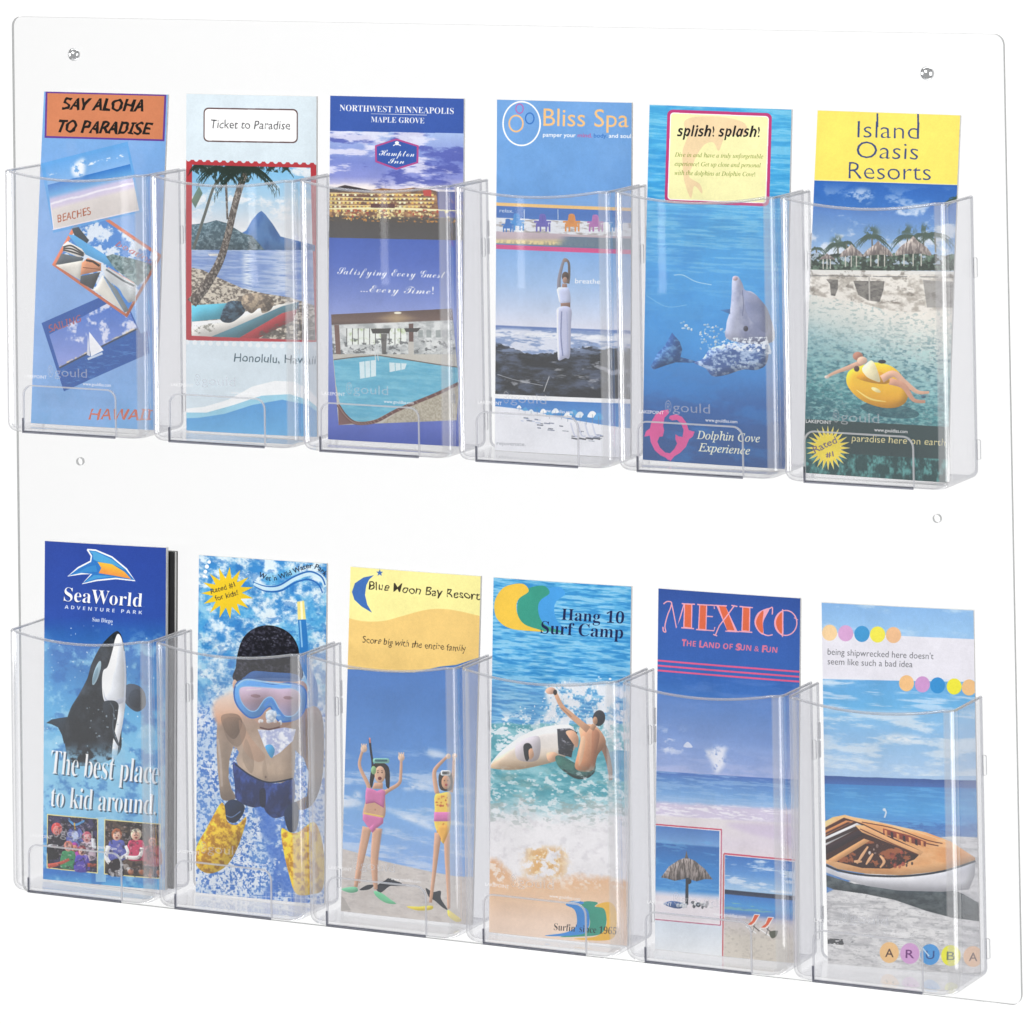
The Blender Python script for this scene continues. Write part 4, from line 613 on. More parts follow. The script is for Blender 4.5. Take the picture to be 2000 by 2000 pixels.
    wh = ss(1120, 1290, c.Y+60*(fbm(70, 50, 3, 35)-.5)); c.blend(wh, '#f3f1f4'); c.blend(wh*ss(.5, .75, fbm(26, 18, 5, 36)), '#dedbe0', .7); c.blend(ss(1110, 1160, c.Y)*ss(1330, 1240, c.Y)*ss(.54, .64, fbm(30, 14, 5, 37)), '#9aaaa8', .6)
    gd = ss(.4, .6, fbm(24, 20, 4, 38))*ss(150, 40, abs(c.X-330)*1.0)*ss(1380, 1430, c.Y)*ss(1600, 1520, c.Y); c.blend(gd, '#e0a860', .85); c.blend(gd*ss(.56, .66, fbm(14, 12, 3, 39)), '#fbe8c0', .9)
    sd = ss(-25, 25, c.Y-(1555+90*(fbm(60, 60, 3, 41)-.5)+ .03*(c.X-400)-40*np.exp(-((c.X-60)/70)**2)*1.5)); c.blend(sd, c.vg([(1480, '#e4b084'), (1620, '#efc8a4'), (1760, '#f4d8c2'), (1900, '#f2dccc')])); c.blend(sd*ss(.5, .64, fbm(16, 12, 4, 42))*ss(1640, 1560, c.Y), '#fbf2ea', .8)
    # base logo
    c.fill([(580, 1700), (620, 1680), (660, 1684), (682, 1730), (680, 1810), (664, 1860), (600, 1872), (470, 1862), (580, 1850), (630, 1800), (625, 1740)], '#f0bc4c', 1, 1)
    c.fill([(500, 1690), (530, 1674), (575, 1676), (590, 1684), (575, 1700), (618, 1710), (632, 1750), (628, 1800), (600, 1840), (520, 1850), (400, 1852), (520, 1830), (550, 1790), (540, 1730)], '#3a9c86', 1, 1)
    c.fill([(430, 1690), (460, 1672), (510, 1674), (520, 1684), (495, 1694), (535, 1712), (548, 1750), (545, 1800), (520, 1836), (420, 1848), (325, 1846), (430, 1830), (480, 1800), (485, 1750), (470, 1712)], '#3f8fdc', 1, 1); c.line([(440, 1682), (500, 1672)], 6, '#e8f2fa', .8)
    c.text("Surfin' since 1965", (370, 1818), (680, 1842), 36, '#1c1c24', 'SB', -.012)
    return c.a

def art_mexico(q):
    c = Sheet(q, (1260, 1140), 2.542); S = c.sl(66, 765, 56)
    c.a[:] = c.vg([(30, '#34549e'), (200, '#3a60ae'), (390, '#3c66b2'), (470, '#3c6cb8'), (560, '#4a7cc4'), (760, '#7a9cd8'), (940, '#b0bce6')], S); c.blend(ss(.45, .7, fbm(160, 30, 4, 3))*ss(420, 480, S), '#6c90d0', .35)
    for y in (392, 417, 441): c.blend(ss(y-5, y-3, S)*ss(y+6, y+4, S), '#e0608c')
    # art-deco MEXICO: thin pink outlines, one fat orange stroke per letter
    o, p = '#dd6c4c', '#f0a8b8'
    def slab(P): c.fill(np.array(P)+0., p); q_ = np.array(P, float); m_ = q_.mean(0); c.fill(m_+(q_-m_)*[.74, .94], o)
    c.line([(92, 112), (110, 100), (132, 104), (128, 130), (112, 170), (100, 220), (104, 250), (92, 246), (90, 225)], 6, p, 1, 1)
    c.line([(132, 104), (142, 150), (158, 232), (176, 180), (196, 112)], 6, p, 1, 0); slab([(196, 110), (238, 112), (236, 232), (192, 228)]); c.line([(184, 110), (250, 113)], 6, p); c.line([(182, 229), (246, 234)], 6, p)
    slab([(272, 114), (312, 116), (308, 240), (266, 238)]); c.line([(262, 114), (345, 118), (348, 136)], 6, p); c.line([(310, 172), (340, 174)], 6, p); c.line([(256, 238), (346, 244), (350, 226)], 6, p)
    slab([(356, 116), (402, 120), (462, 246), (412, 244)]); c.line([(448, 118), (410, 170), (372, 220), (352, 268)], 6, p); c.line([(346, 118), (410, 121)], 6, p); c.line([(402, 246), (470, 249)], 6, p); c.line([(432, 118), (462, 124)], 6, p); c.line([(342, 262), (362, 270)], 6, p)
    slab([(486, 124), (526, 128), (524, 248), (482, 246)]); c.line([(472, 124), (538, 130)], 6, p); c.line([(470, 247), (536, 252)], 6, p)
    c.fill(smooth([(620, 136), (590, 140), (560, 160), (546, 200), (560, 240), (590, 262), (590, 200)]), p); c.fill(smooth([(590, 146), (568, 166), (554, 202), (566, 238), (588, 254), (586, 200)]), o)
    c.line([(590, 142), (620, 134), (634, 130), (634, 164)], 6, p, 1, 1); c.line([(580, 256), (610, 268), (636, 264)], 6, p, 1, 1)
    c.ell(700, 206, 54, 62, p, 0, 1, 6); c.fill(smooth([(686, 146), (655, 170), (644, 206), (655, 244), (686, 268), (688, 206)]), p); c.fill(smooth([(682, 154), (660, 176), (652, 206), (662, 240), (682, 258), (684, 206)]), o); c.line([(684, 138), (684, 276)], 5, p); c.line([(740, 180), (760, 192)], 4, p)
    c.text('The Land of Sun & Fun'.upper(), (184, 318), (658, 354), 27, '#d87896', 'GB', .004, 0); 
    for t, x in (('T', 184), ('L', 272), ('S', 455), ('F', 583)): c.text(t, (x, 320+(x-184)*.076), (x+22, 322+(x-184)*.076), 34, '#d87896', 'GB', .01)
    sea = ss(-2, 2, c.Y-(940+(c.X-50)*.062)); c.blend(ss(.52, .66, fbm(60, 24, 4, 12))*ss(700, 780, c.Y)*ss(900, 820, c.Y)*ss(260, 120, c.X), '#e8ecf8', .8)
    c.blend(c.mask([(300, 850), (312, 838), (340, 836), (350, 822), (380, 820), (418, 828), (402, 850), (404, 900), (370, 950), (352, 950), (340, 905), (318, 870)], 1)*ss(.28, .5, fbm(18, 18, 4, 5)), '#eef0fa', .95); c.fill([(195, 820), (215, 795), (240, 822)], '#e8ecf8', .8, 1)
    c.blend(sea, c.vg([(940, '#4874c0'), (970, '#5488cc'), (1040, '#74a8e0'), (1085, '#9cc0ea'), (1110, '#ccc8e6'), (1190, '#dcd2e6')], c.Y-(c.X-50)*.062)); c.blend(sea*(c.Y < 1110)*ss(.5, .66, fbm(60, 5, 4, 14)), '#a4c8ee', .5)
    fm = ss(-14, 14, c.Y-(1098+(c.X-50)*.05+24*(fbm(50, 20, 3, 8)-.5))); c.blend(fm, '#d9cfe6'); c.blend(fm*ss(.5, .62, fbm(34, 6, 4, 18))*ss(1200, 1170, c.Y), '#f6f2fa', .9)
    sn = ss(-8, 8, c.Y-(1160+(c.X-50)*.06)); c.blend(sn, c.vg([(1160, '#ebe4e4'), (1300, '#e6dce6'), (1400, '#eadfe2')])); c.blend(sn*c.mask([(420, 1200), (800, 1230), (800, 1400), (700, 1300), (520, 1250)], 1), '#d4c4e0', .7); c.blend(sn*ss(1500, 1700, c.Y), '#f0f0f4')
    c.blend(c.mask([(36, 1680), (390, 1705), (390, 1900), (36, 1900)]), c.vg([(1690, '#dfe9f4'), (1880, '#f4f6f8')]))
    # umbrella picture
    A = [(30, 1204), (386, 1230), (382, 1708), (30, 1680)]; c.fill(A, '#f6f0f4'); c.line([(30, 1204), (386, 1231)], 7, '#d0506c'); c.line([(384, 1231), (378, 1706)], 6, '#c86a86'); c.line([(378, 1706), (30, 1676)], 6, '#c07890')
    m = c.mask([(30, 1210), (374, 1238), (370, 1696), (30, 1668)]); T = c.sl(40, 380, 24)
    c.blend(m, c.vg([(1210, '#4a7ec4'), (1290, '#74a4dc'), (1300, '#2c6cb4'), (1400, '#3484cc'), (1520, '#3c90d8'), (1545, '#c8d4ec'), (1560, '#ece4ea'), (1700, '#eee8ec')], T)); c.blend(m*ss(.52, .7, fbm(60, 12, 4, 23))*(T < 1540), '#6cb0e4', .5)
    c.v = (1.1, 12); th = c.tex('#5c5450', '#a89c98', fbm(4, 18, 3, 3), .35, .7)
    c.fill([(80, 1470), (120, 1415), (170, 1382), (208, 1368), (250, 1385), (300, 1425), (340, 1478), (300, 1476), (260, 1488), (210, 1474), (150, 1486), (110, 1474)], th, 1, 0); c.fill([(200, 1375), (209, 1335), (218, 1375)], '#6c6460'); c.line([(212, 1470), (210, 1605)], 15, '#2c3440'); c.ell(220, 1488, 14, 14, '#2c3038')
    c.fill([(92, 1600), (140, 1586), (200, 1600), (180, 1622), (140, 1620)], '#3f5f94', 1, 1); c.dots(10, 165, 205, 1590, 1615, 8, '#e8ecf0', 6); c.dots(12, 240, 320, 1590, 1618, 8, '#4a5058', 7); c.dots(10, 250, 345, 1588, 1616, 7, '#f0f0f2', 8); c.ell(268, 1604, 12, 12, '#2c3848'); c.ell(268, 1604, 5, 5, '#c8d0dc')
    c.v = None
    B = [(396, 1348), (750, 1382), (748, 1890), (392, 1850)]; c.fill([(392, 1346), (752, 1382), (752, 1900), (386, 1900)], '#f0e8ec'); c.line([(396, 1350), (750, 1384)], 8, '#d0506c'); c.line([(396, 1350), (388, 1880)], 7, '#cc6a6c')
    m = c.mask([(402, 1358), (744, 1392), (744, 1900), (394, 1900)]); T = c.sl(400, 745, 34)
    c.blend(m, c.vg([(1358, '#3a78c4'), (1440, '#5c98da'), (1500, '#9cc4ec'), (1526, '#a8cdee'), (1530, '#243048'), (1548, '#2c3c58'), (1552, '#3c80cc'), (1600, '#4c9cdc'), (1640, '#5484c8'), (1656, '#b4b4cc'), (1680, '#d4cccc'), (1760, '#dcd4c8'), (1880, '#dad2c6')], T))
    c.blend(m*ss(.55, .7, fbm(90, 16, 4, 33))*(T < 1520), '#e4eefa', .8); c.blend(m*(T > 1660)*ss(.5, .75, fbm(12, 7, 4, 43)), '#bcb4aa', .6); c.blend(m*(T > 1590)*ss(.5, .6, fbm(60, 8, 3, 44))*(T < 1625), '#8cc8a8', .5)
    for x, y in ((545, 1650), (612, 1664)):
        c.fill([(x, y), (x+30, y+2), (x+8, y+42), (x-6, y+58), (x-42, y+60), (x-18, y+40)], '#f4ece8'); c.fill([(x+2, y+4), (x+24, y+6), (x+2, y+40), (x-14, y+54), (x-34, y+54), (x-10, y+34)], '#e0603c')
        c.line([(x-42, y+60), (x+10, y+96)], 5, '#f4f4f4'); c.line([(x+4, y+50), (x-10, y+92)], 4, '#8a8a8a'); c.line([(x-6, y+58), (x+26, y+86)], 5, '#5a5550')
    c.fill([(620, 1740), (660, 1734), (652, 1762), (630, 1770)], '#55594c', 1, 1)
    return c.a

def art_boat(q):
    c = Sheet(q, (1590, 1160), 2.542); S = c.sl(38, 800, 36)
    c.a[:] = c.vg([(50, '#8cb8e8'), (190, '#9cc6ee')]); c.blend(ss(.45, .7, fbm(140, 40, 4, 3)), '#c0dcf4', .8)
    c.blend(ss(190, 193, S), '#e9e7f0'); c.blend(ss(423, 426, c.Y-.02*(c.X-40)), c.vg([(426, '#6cacE0'.lower()), (560, '#74b8e8'), (700, '#8ec2ee'), (880, '#aed0f2')]))
    cl = c.Y > 426; c.blend(cl*ss(.5, .68, fbm(170, 18, 4, 5))*ss(640, 560, c.Y), '#c8e0f6', .8); c.blend(cl*ss(.44, .66, fbm(130, 30, 5, 7))*ss(560, 620, c.Y)*(c.Y < 905), '#dcebf8', .85); c.blend(c.mask([(30, 455), (30, 430), (330, 433), (160, 455)], 1)*ss(.3,.6,fbm(60,10,3,51)), '#f4f6fa', .8)
    c.blend(c.mask([(360, 720), (400, 700), (450, 705), (520, 712), (540, 735), (420, 740)], 1)*ss(.2, .5, fbm(40, 12, 3, 4)), '#f4f8fc', .95)
    for x, col in zip((78, 158, 239, 317, 396), ('#f6d4a4', '#d8a8d4', '#4a9cd4', '#f6ec5a', '#f0c094')): c.ell(x, 195+(x-78)*.035, 38, 40, col)
    for x, col in zip((461, 540, 615, 697, 771), ('#f4c48c', '#d09cd0', '#3f94d4', '#f4ec48', '#f2c48c')): c.ell(x, 445+(x-461)*.07, 37, 40, col)
    c.text("being shipwrecked here doesn't", (68, 304), (594, 326), 32, '#55575c', 'sans', -.008); c.text('seem like such a bad idea', (68, 352), (490, 366), 32, '#55575c', 'sans', -.008)
    T = c.sl(50, 830, 24); hz = 905+6*(fbm(50, 50, 2, 6)-.5); c.blend(ss(-2, 2, T-hz), c.vg([(905, '#33589c'), (940, '#3f6cb4')], T)); c.blend(ss(-2, 2, T-944), c.vg([(944, '#3f8cd0'), (1060, '#4fa4e4'), (1110, '#4f9ade'), (1150, '#4c84c8'), (1200, '#6c94cc')], T)); c.blend((T > 946)*ss(.54, .7, fbm(80, 6, 4, 9)), '#6cb8ec', .5); c.blend((T > 1120)*ss(.5, .6, fbm(18, 6, 3, 10)), '#3c6cb4', .5)
    sd = ss(-4, 4, c.Y-np.interp(c.X, [40, 560, 640, 700, 840], [1500, 1230, 1208, 1204, 1212])); snd = c.tex('#cbcacd', '#e8e7e8', fbm(30, 12, 5, 13), .25, .7); c.blend(sd, snd); c.blend(sd*ss(.54, .72, fbm(60, 9, 5, 17)), '#a4a5a9', .5); c.blend(sd*ss(.6, .74, fbm(14, 6, 3, 19))*(c.Y > 1480), '#97989c', .4)
    c.line([(350, 1068), (360, 1085), (352, 1112)], 8, '#e8f0fa', .9, 1); c.ell(351, 1072, 8, 8, '#e8f0fa', 0, .8)
    c.v = (.9, 12)
    c.fill([(52, 1395), (200, 1440), (450, 1470), (690, 1470), (740, 1490), (850, 1555), (850, 1632), (690, 1610), (560, 1575), (400, 1520), (250, 1490), (100, 1470), (50, 1450)], c.tex('#39434a', '#5a6468', fbm(30, 16, 3, 4)))
    c.fill([(52, 1352), (120, 1382), (260, 1402), (450, 1402), (640, 1375), (802, 1325), (800, 1400), (770, 1470), (640, 1480), (420, 1474), (260, 1450), (130, 1410), (60, 1385)], c.vg([(1340, '#c4c6d0'), (1420, '#dcdce2'), (1475, '#bcbcc4')]), 1, 0)
    c.fill([(40, 1140), (95, 1110), (155, 1098), (240, 1120), (400, 1150), (560, 1185), (680, 1230), (800, 1310), (803, 1328), (640, 1376), (440, 1398), (260, 1390), (120, 1368), (50, 1335), (40, 1200)], c.tex('#e6a266', '#f2ba84', fbm(80, 30, 4, 6)), 1, 0)
    c.line([(52, 1345), (130, 1376), (260, 1398), (450, 1402), (640, 1378), (803, 1328)], 10, '#2c3440', 1, 1)
    c.fill([(50, 1165), (150, 1112), (240, 1140), (400, 1215), (540, 1280), (500, 1320), (380, 1365), (240, 1362), (110, 1330), (50, 1320)], '#40211c')
    c.fill([(50, 1212), (215, 1138), (245, 1152), (50, 1256)], '#e4e2e4'); c.fill([(50, 1226), (220, 1150), (236, 1160), (50, 1244)], '#3c2c2c'); c.fill([(50, 1180), (160, 1126), (200, 1132), (50, 1206)], '#d88c54'); c.fill([(50, 1192), (170, 1134), (185, 1138), (50, 1202)], '#55302a')
    c.fill([(50, 1258), (230, 1172), (262, 1190), (52, 1300)], '#33222a'); c.fill([(70, 1322), (250, 1216), (280, 1226), (110, 1334)], '#ecae74'); c.fill([(205, 1150), (250, 1150), (400, 1222), (545, 1282), (530, 1300), (380, 1240), (240, 1185)], '#f0b47c'); c.line([(230, 1168), (380, 1236), (520, 1296)], 5, '#6a3424')
    c.blend(c.mask([(110, 1330), (280, 1226), (420, 1262), (500, 1300), (420, 1362), (240, 1360)])*ss(.55, .62, fbm(26, 20, 3, 14)), '#b8683c', .8)
    for P in ([(270, 1255), (240, 1300), (215, 1340)], [(295, 1290), (260, 1345)], [(330, 1300), (350, 1330), (330, 1360)], [(200, 1330), (240, 1330)]): c.line(P, [9, 15, 7], '#f0b888', 1, 1)
    c.dots(14, 380, 480, 1285, 1355, 8, '#b04c3c', 5); c.dots(10, 390, 490, 1290, 1350, 6, '#2c2428', 6); c.dots(4, 275, 320, 1240, 1300, 7, '#f8e8e0', 7)
    c.fill([(345, 1165), (480, 1200), (560, 1232), (556, 1256), (480, 1236), (345, 1190)], '#8a3c2c'); 
    for k in range(7): x = 352+k*30; c.fill([(x, 1172+k*9), (x+13, 1176+k*9), (x+15, 1206+k*9), (x+2, 1200+k*9)], ['#e89c60', '#3a2028'][k % 2])
    c.line([(240, 1134), (400, 1165), (560, 1222), (640, 1240)], 5, '#5c3028', .9, 1); c.line([(560, 1240), (620, 1252)], 5, '#5c3028'); c.line([(160, 1104), (300, 1130), (480, 1172), (660, 1232)], 4, '#fbd4a8', .9, 1)
    c.v = None; c.blend(c.mask([(60, 1712), (140, 1716), (200, 1730), (140, 1745), (64, 1740)])*ss(.42, .5, fbm(14, 8, 3, 22)), '#44464a', .9)
    for (x, col, ch, tc) in ((375, '#f6c88c', 'A', '#4c3028'), (477, '#d8a4d8', 'R', '#6c2c74'), (577, '#4a9ce0', 'U', '#1c4c90'), (680, '#f0ee3c', 'B', '#5c6c30'), (790, '#f4c8a4', 'A', '#6c4c48')):
        y = 1782+(x-375)*.05; c.ell(x, y, 48, 52, col); c.text(ch, (x-21, y+22), (x+21, y+23), 42, tc, 'sans', .006)
    c.line([(540, 1760), (556, 1780), (572, 1800)], 7, '#eaf4fc', .8, 1)
    return c.a

# brochure placement (x, base z, width, height, roll, base y, top y, yaw) and the corners its artwork was digitised from
BR = {
    'U1': ([0.08511, 0.34131, 0.09994, 0.23396, -0.00422, -0.03289, -0.0097, 0.05237], [[86.1, 178.7], [327.9, 184.9], [304.0, 840.1], [60.4, 826.2]]),
    'U2': ([0.206, 0.34088, 0.10121, 0.23485, -0.00108, -0.0193, -0.013, 0.06418], [[364.1, 183.2], [618.1, 188.5], [619.1, 853.6], [364.1, 840.6]]),
    'U3': ([0.32276, 0.34181, 0.10137, 0.23549, -0.00248, -0.02583, -0.01582, 0.05507], [[645.0, 186.9], [905.9, 192.9], [902.9, 872.3], [640.7, 858.0]]),
    'U4': ([0.44649, 0.33922, 0.09954, 0.23666, -0.00243, -0.01779, -0.00674, 0.04656], [[970.8, 197.0], [1233.8, 203.3], [1231.1, 896.5], [966.7, 881.6]]),
    'U5': ([0.56323, 0.34121, 0.10163, 0.23505, -0.01168, -0.0281, -0.01261, 0.04489], [[1268.8, 204.6], [1546.0, 214.0], [1534.3, 916.3], [1255.4, 897.7]]),
    'U6': ([0.68231, 0.34088, 0.09948, 0.23547, -0.01133, -0.038, -0.00732, 0.03162], [[1597.0, 215.7], [1875.4, 225.4], [1850.2, 942.6], [1569.0, 923.2]]),
    'L1': ([0.08617, 0.01978, 0.0988, 0.23634, 0.01027, -0.02785, -0.01574, 0.02713], [[87.6, 1056.4], [324.3, 1070.0], [322.1, 1738.7], [84.0, 1716.8]]),
    'L2': ([0.20665, 0.01939, 0.09984, 0.23272, -0.00216, -0.01767, -0.00716, 0.05013], [[388.6, 1084.2], [638.1, 1100.9], [633.1, 1767.4], [382.3, 1742.6]]),
    'L3': ([0.32624, 0.01975, 0.09931, 0.23242, -0.0056, -0.02599, -0.0062, 0.0371], [[684.6, 1106.9], [938.9, 1125.6], [921.7, 1806.6], [665.8, 1779.2]]),
    'L4': ([0.44523, 0.01919, 0.10159, 0.23523, 0.00146, -0.0331, -0.01666, 0.03875], [[963.9, 1128.0], [1232.9, 1145.6], [1226.1, 1847.3], [955.3, 1820.4]]),
    'L5': ([0.56542, 0.01691, 0.10137, 0.23574, -0.00233, -0.02657, -0.01192, 0.03898], [[1286.1, 1153.9], [1563.0, 1173.3], [1558.1, 1886.6], [1279.4, 1857.8]]),
    'L6': ([0.68508, 0.01806, 0.10261, 0.23472, 0.00049, -0.01043, -0.01042, 0.11623], [[1604.7, 1178.3], [1901.3, 1193.3], [1914.8, 1905.6], [1617.3, 1882.6]]),
}

# ---------------------------------------------------------------- materials
def new_mat(name):
    m = bpy.data.materials.new(name); m.use_nodes = True; m.node_tree.nodes.clear(); return m, m.node_tree.nodes, m.node_tree.links
def plastic(name, tint, graze, gloss=.9, rough=.02, haze=0., lo=.28, hi=.72, bump=0., n=1.49):
    """clear moulded styrene as thin sheet: straight transmission, Fresnel gloss on both faces, a little haze"""
    m, N, L = new_mat(name)
    out = N.new('ShaderNodeOutputMaterial'); tr = N.new('ShaderNodeBsdfTransparent'); gl = N.new('ShaderNodeBsdfGlossy'); mx = N.new('ShaderNodeMixShader')
    geo = N.new('ShaderNodeNewGeometry'); ior = N.new('ShaderNodeMapRange'); ior.inputs[3].default_value = n; ior.inputs[4].default_value = 1/n
    fr = N.new('ShaderNodeFresnel'); lw = N.new('ShaderNodeLayerWeight'); lw.inputs[0].default_value = .5
    mc = N.new('ShaderNodeValToRGB'); el = mc.color_ramp.elements
    el[0].position = lo; el[0].color = (*tint, 1); el[1].position = hi; el[1].color = (*graze, 1)
    e = el.new(.84); e.color = (*[g*.93 for g in graze], 1); e = el.new(1.); e.color = (*[g*.42 for g in graze], 1)  # grazing tint darkens the outlines, standing in for refracted dark surroundings
    L.new(geo.outputs['Backfacing'], ior.inputs[0]); L.new(ior.outputs[0], fr.inputs[0]); L.new(fr.outputs[0], mx.inputs[0])
    L.new(lw.outputs['Facing'], mc.inputs[0]); L.new(mc.outputs[0], tr.inputs[0])
    gl.inputs['Color'].default_value = (gloss, gloss, gloss, 1); gl.inputs['Roughness'].default_value = rough
    L.new(tr.outputs[0], mx.inputs[1]); L.new(gl.outputs[0], mx.inputs[2]); last = mx
    if bump:
        tx = N.new('ShaderNodeTexNoise'); tx.inputs['Scale'].default_value = 14; tx.inputs['Detail'].default_value = 2
        bp = N.new('ShaderNodeBump'); bp.inputs['Strength'].default_value = bump; bp.inputs['Distance'].default_value = .002
        L.new(tx.outputs[0], bp.inputs['Height']); L.new(bp.outputs[0], gl.inputs['Normal'])
    if haze:
        df = N.new('ShaderNodeBsdfDiffuse'); df.inputs[0].default_value = (.9, .9, .92, 1); m2 = N.new('ShaderNodeMixShader')
        m2.inputs[0].default_value = haze; L.new(mx.outputs[0], m2.inputs[1]); L.new(df.outputs[0], m2.inputs[2]); last = m2
    L.new(last.outputs[0], out.inputs[0]); return m
M_PANEL = plastic('clear_acrylic_sheet', (.980, .981, .982), (.95, .95, .95), .5, .05)
M_PEDGE = plastic('sawn_acrylic_edge', (.50, .51, .51), (.42, .43, .43), .6, .15, .04)
M_POCKET = plastic('clear_styrene', (.999, .999, 1.), (.935, .935, .95), .9, .04, .026, .30, .58, .008, 1.37)
M_RIM = plastic('styrene_rim', (.60, .61, .64), (.42, .43, .46), .9, .05, .06)
M_SLOT = plastic('styrene_slot_lip', (.80, .81, .83), (.6, .6, .64), 1., .04, .28)
M_CORNER = plastic('styrene_corner_highlight', (.97, .97, .975), (.84, .84, .86), 1., .06, .10, .35, .8, 0, 2.5)  # raised index and haze put white highlight strips into the corners
M_LIP = plastic('styrene_lip', (.90, .91, .92), (.68, .69, .72), 1., .08, .22, .1, .6, 0, 1.7)
M_BASE = plastic('styrene_foot', (.52, .53, .58), (.4, .4, .45), .8, .1, .04)
M_MARK = plastic('moulded_logo', (.80, .82, .86), (.6, .6, .65), .9, .2, .22)
M_MARK2 = plastic('moulded_small_print', (.9, .9, .9), (.8, .8, .8), 1., .3, .75)

def solid(name, col, rough, metal=0., coat=0., grain=0.):
    m, N, L = new_mat(name); out = N.new('ShaderNodeOutputMaterial'); p = N.new('ShaderNodeBsdfPrincipled')
    p.inputs['Base Color'].default_value = (*col, 1); p.inputs['Roughness'].default_value = rough; p.inputs['Metallic'].default_value = metal
    if grain:
        tx = N.new('ShaderNodeTexNoise'); tx.inputs['Scale'].default_value = 900; r = N.new('ShaderNodeMapRange'); r.inputs[3].default_value = 1-grain; r.inputs[4].default_value = 1
        mm = N.new('ShaderNodeMix'); mm.data_type = 'RGBA'; mm.blend_type = 'MULTIPLY'; mm.inputs[0].default_value = 1; mm.inputs[6].default_value = (*col, 1)
        L.new(tx.outputs[0], r.inputs[0]); L.new(r.outputs[0], mm.inputs[7]); L.new(mm.outputs[2], p.inputs['Base Color'])
    L.new(p.outputs[0], out.inputs[0]); return m
M_WALL = solid('white_studio_wall', (.88, .88, .88), .9, grain=.02)
M_STEEL = solid('chromed_screw', (.82, .83, .84), .12, 1.)
M_SLOTDARK = solid('screw_recess', (.05, .05, .05), .5, .6)
M_PAPER = solid('page_edges', (.84, .84, .82), .8, grain=.25)
M_BLACK = solid('black_cover_stock', (.012, .012, .014), .32, grain=.2)

def print_material(name, art):
    rs = np.random.RandomState(len(name)); g = rs.randn(CH, CW, 1)*.010+vnoise(CH, CW, 2, 2, rs)[..., None]*.02-.01
    px = np.ones((CH, CW, 4), np.float32); mo = 1+.035*(fbm(7, 7, 1, 7)-.5)+.08*(fbm(60, 60, 2, 17)-.5); px[..., :3] = np.clip(art*mo[..., None]+g, 0, 1)[::-1]
    im = bpy.data.images.new(name, CW, CH); im.pixels.foreach_set(px.ravel()); im.update(); im.pack()
    m, N, L = new_mat(name); out = N.new('ShaderNodeOutputMaterial'); p = N.new('ShaderNodeBsdfPrincipled'); t = N.new('ShaderNodeTexImage'); t.image = im; t.extension = 'EXTEND'
    mm = N.new('ShaderNodeMix'); mm.data_type = 'RGBA'; mm.blend_type = 'MULTIPLY'; mm.inputs[0].default_value = 1; mm.inputs[7].default_value = (.93, .93, .93, 1)
    L.new(t.outputs[0], mm.inputs[6]); L.new(mm.outputs[2], p.inputs['Base Color'])
    p.inputs['Roughness'].default_value = .38; p.inputs['Specular IOR Level'].default_value = .2
    L.new(p.outputs[0], out.inputs[0]); return m

# ---------------------------------------------------------------- helpers
def empty(name, loc, **kw):
    o = bpy.data.objects.new(name, None); COL.objects.link(o); o.location = loc; o.empty_display_size = .02
    for k, v in kw.items(): o[k] = v
    return o
def link(name, me, parent=None, loc=(0, 0, 0), **kw):
    o = bpy.data.objects.new(name, me); COL.objects.link(o); o.location = loc
    if parent: o.parent = parent
    for k, v in kw.items(): o[k] = v
    return o
def to_mesh(bm, name, mats, smooth=None):
    bmesh.ops.recalc_face_normals(bm, faces=bm.faces); me = bpy.data.meshes.new(name); bm.to_mesh(me); bm.free()
    for m in mats: me.materials.append(m)
    if smooth is not None:
        for p in me.polygons: p.use_smooth = True
        me.set_sharp_from_angle(angle=math.radians(smooth))
    return me
def add_box(bm, x0, x1, y0, y1, z0, z1, mi=0, bev=0.):
    v = [bm.verts.new((x, y, z)) for z in (z0, z1) for x, y in ((x0, y0), (x1, y0), (x1, y1), (x0, y1))]
    fs = [bm.faces.new([v[i] for i in f]) for f in ((0, 3, 2, 1), (4, 5, 6, 7), (0, 1, 5, 4), (1, 2, 6, 5), (2, 3, 7, 6), (3, 0, 4, 7))]
    for f in fs: f.material_index = mi
    if bev: bmesh.ops.bevel(bm, geom=list({e for f in fs for e in f.edges}), offset=bev, segments=2, affect='EDGES')
    return fs
def plate(bm, outline, holes, y0, y1, mi_face, mi_rim):
    """flat sheet in the xz plane between y0 (front) and y1 (back), with holes"""
    es = []
    for lp in [outline]+holes:
        vs = [bm.verts.new((x, y0, z)) for x, z in lp]; es += [bm.edges.new((vs[i], vs[(i+1) % len(vs)])) for i in range(len(vs))]
    r = bmesh.ops.triangle_fill(bm, edges=es, use_beauty=True); ff = [g for g in r['geom'] if isinstance(g, bmesh.types.BMFace)]
    r = bmesh.ops.extrude_face_region(bm, geom=ff); vs = [g for g in r['geom'] if isinstance(g, bmesh.types.BMVert)]
    bmesh.ops.translate(bm, verts=vs, vec=(0, y1-y0, 0))
    for f in bm.faces:
        f.normal_update(); f.material_index = mi_face if abs(f.normal.y) > .7 else mi_rim
def round_outline(x0, x1, z0, z1, r, n=6, corners=(1, 1, 1, 1)):
    P = []
    for k, (cx, cz, a0) in enumerate(((x1-r, z1-r, 0), (x0+r, z1-r, 90), (x0+r, z0+r, 180), (x1-r, z0+r, 270))):
        if corners[k]: P += [(cx+r*math.cos(math.radians(a0+90*i/n)), cz+r*math.sin(math.radians(a0+90*i/n))) for i in range(n+1)]
        else: P.append((cx+r*(1 if k in (0, 3) else -1), cz+r*(1 if k < 2 else -1)))
    return P

# ---------------------------------------------------------------- setting: the burnt-out studio wall far behind the rack
bm = bmesh.new(); add_box(bm, -9, 7, 2.6, 2.7, -5, 6); link('backdrop', to_mesh(bm, 'backdrop', [M_WALL]), kind='structure')

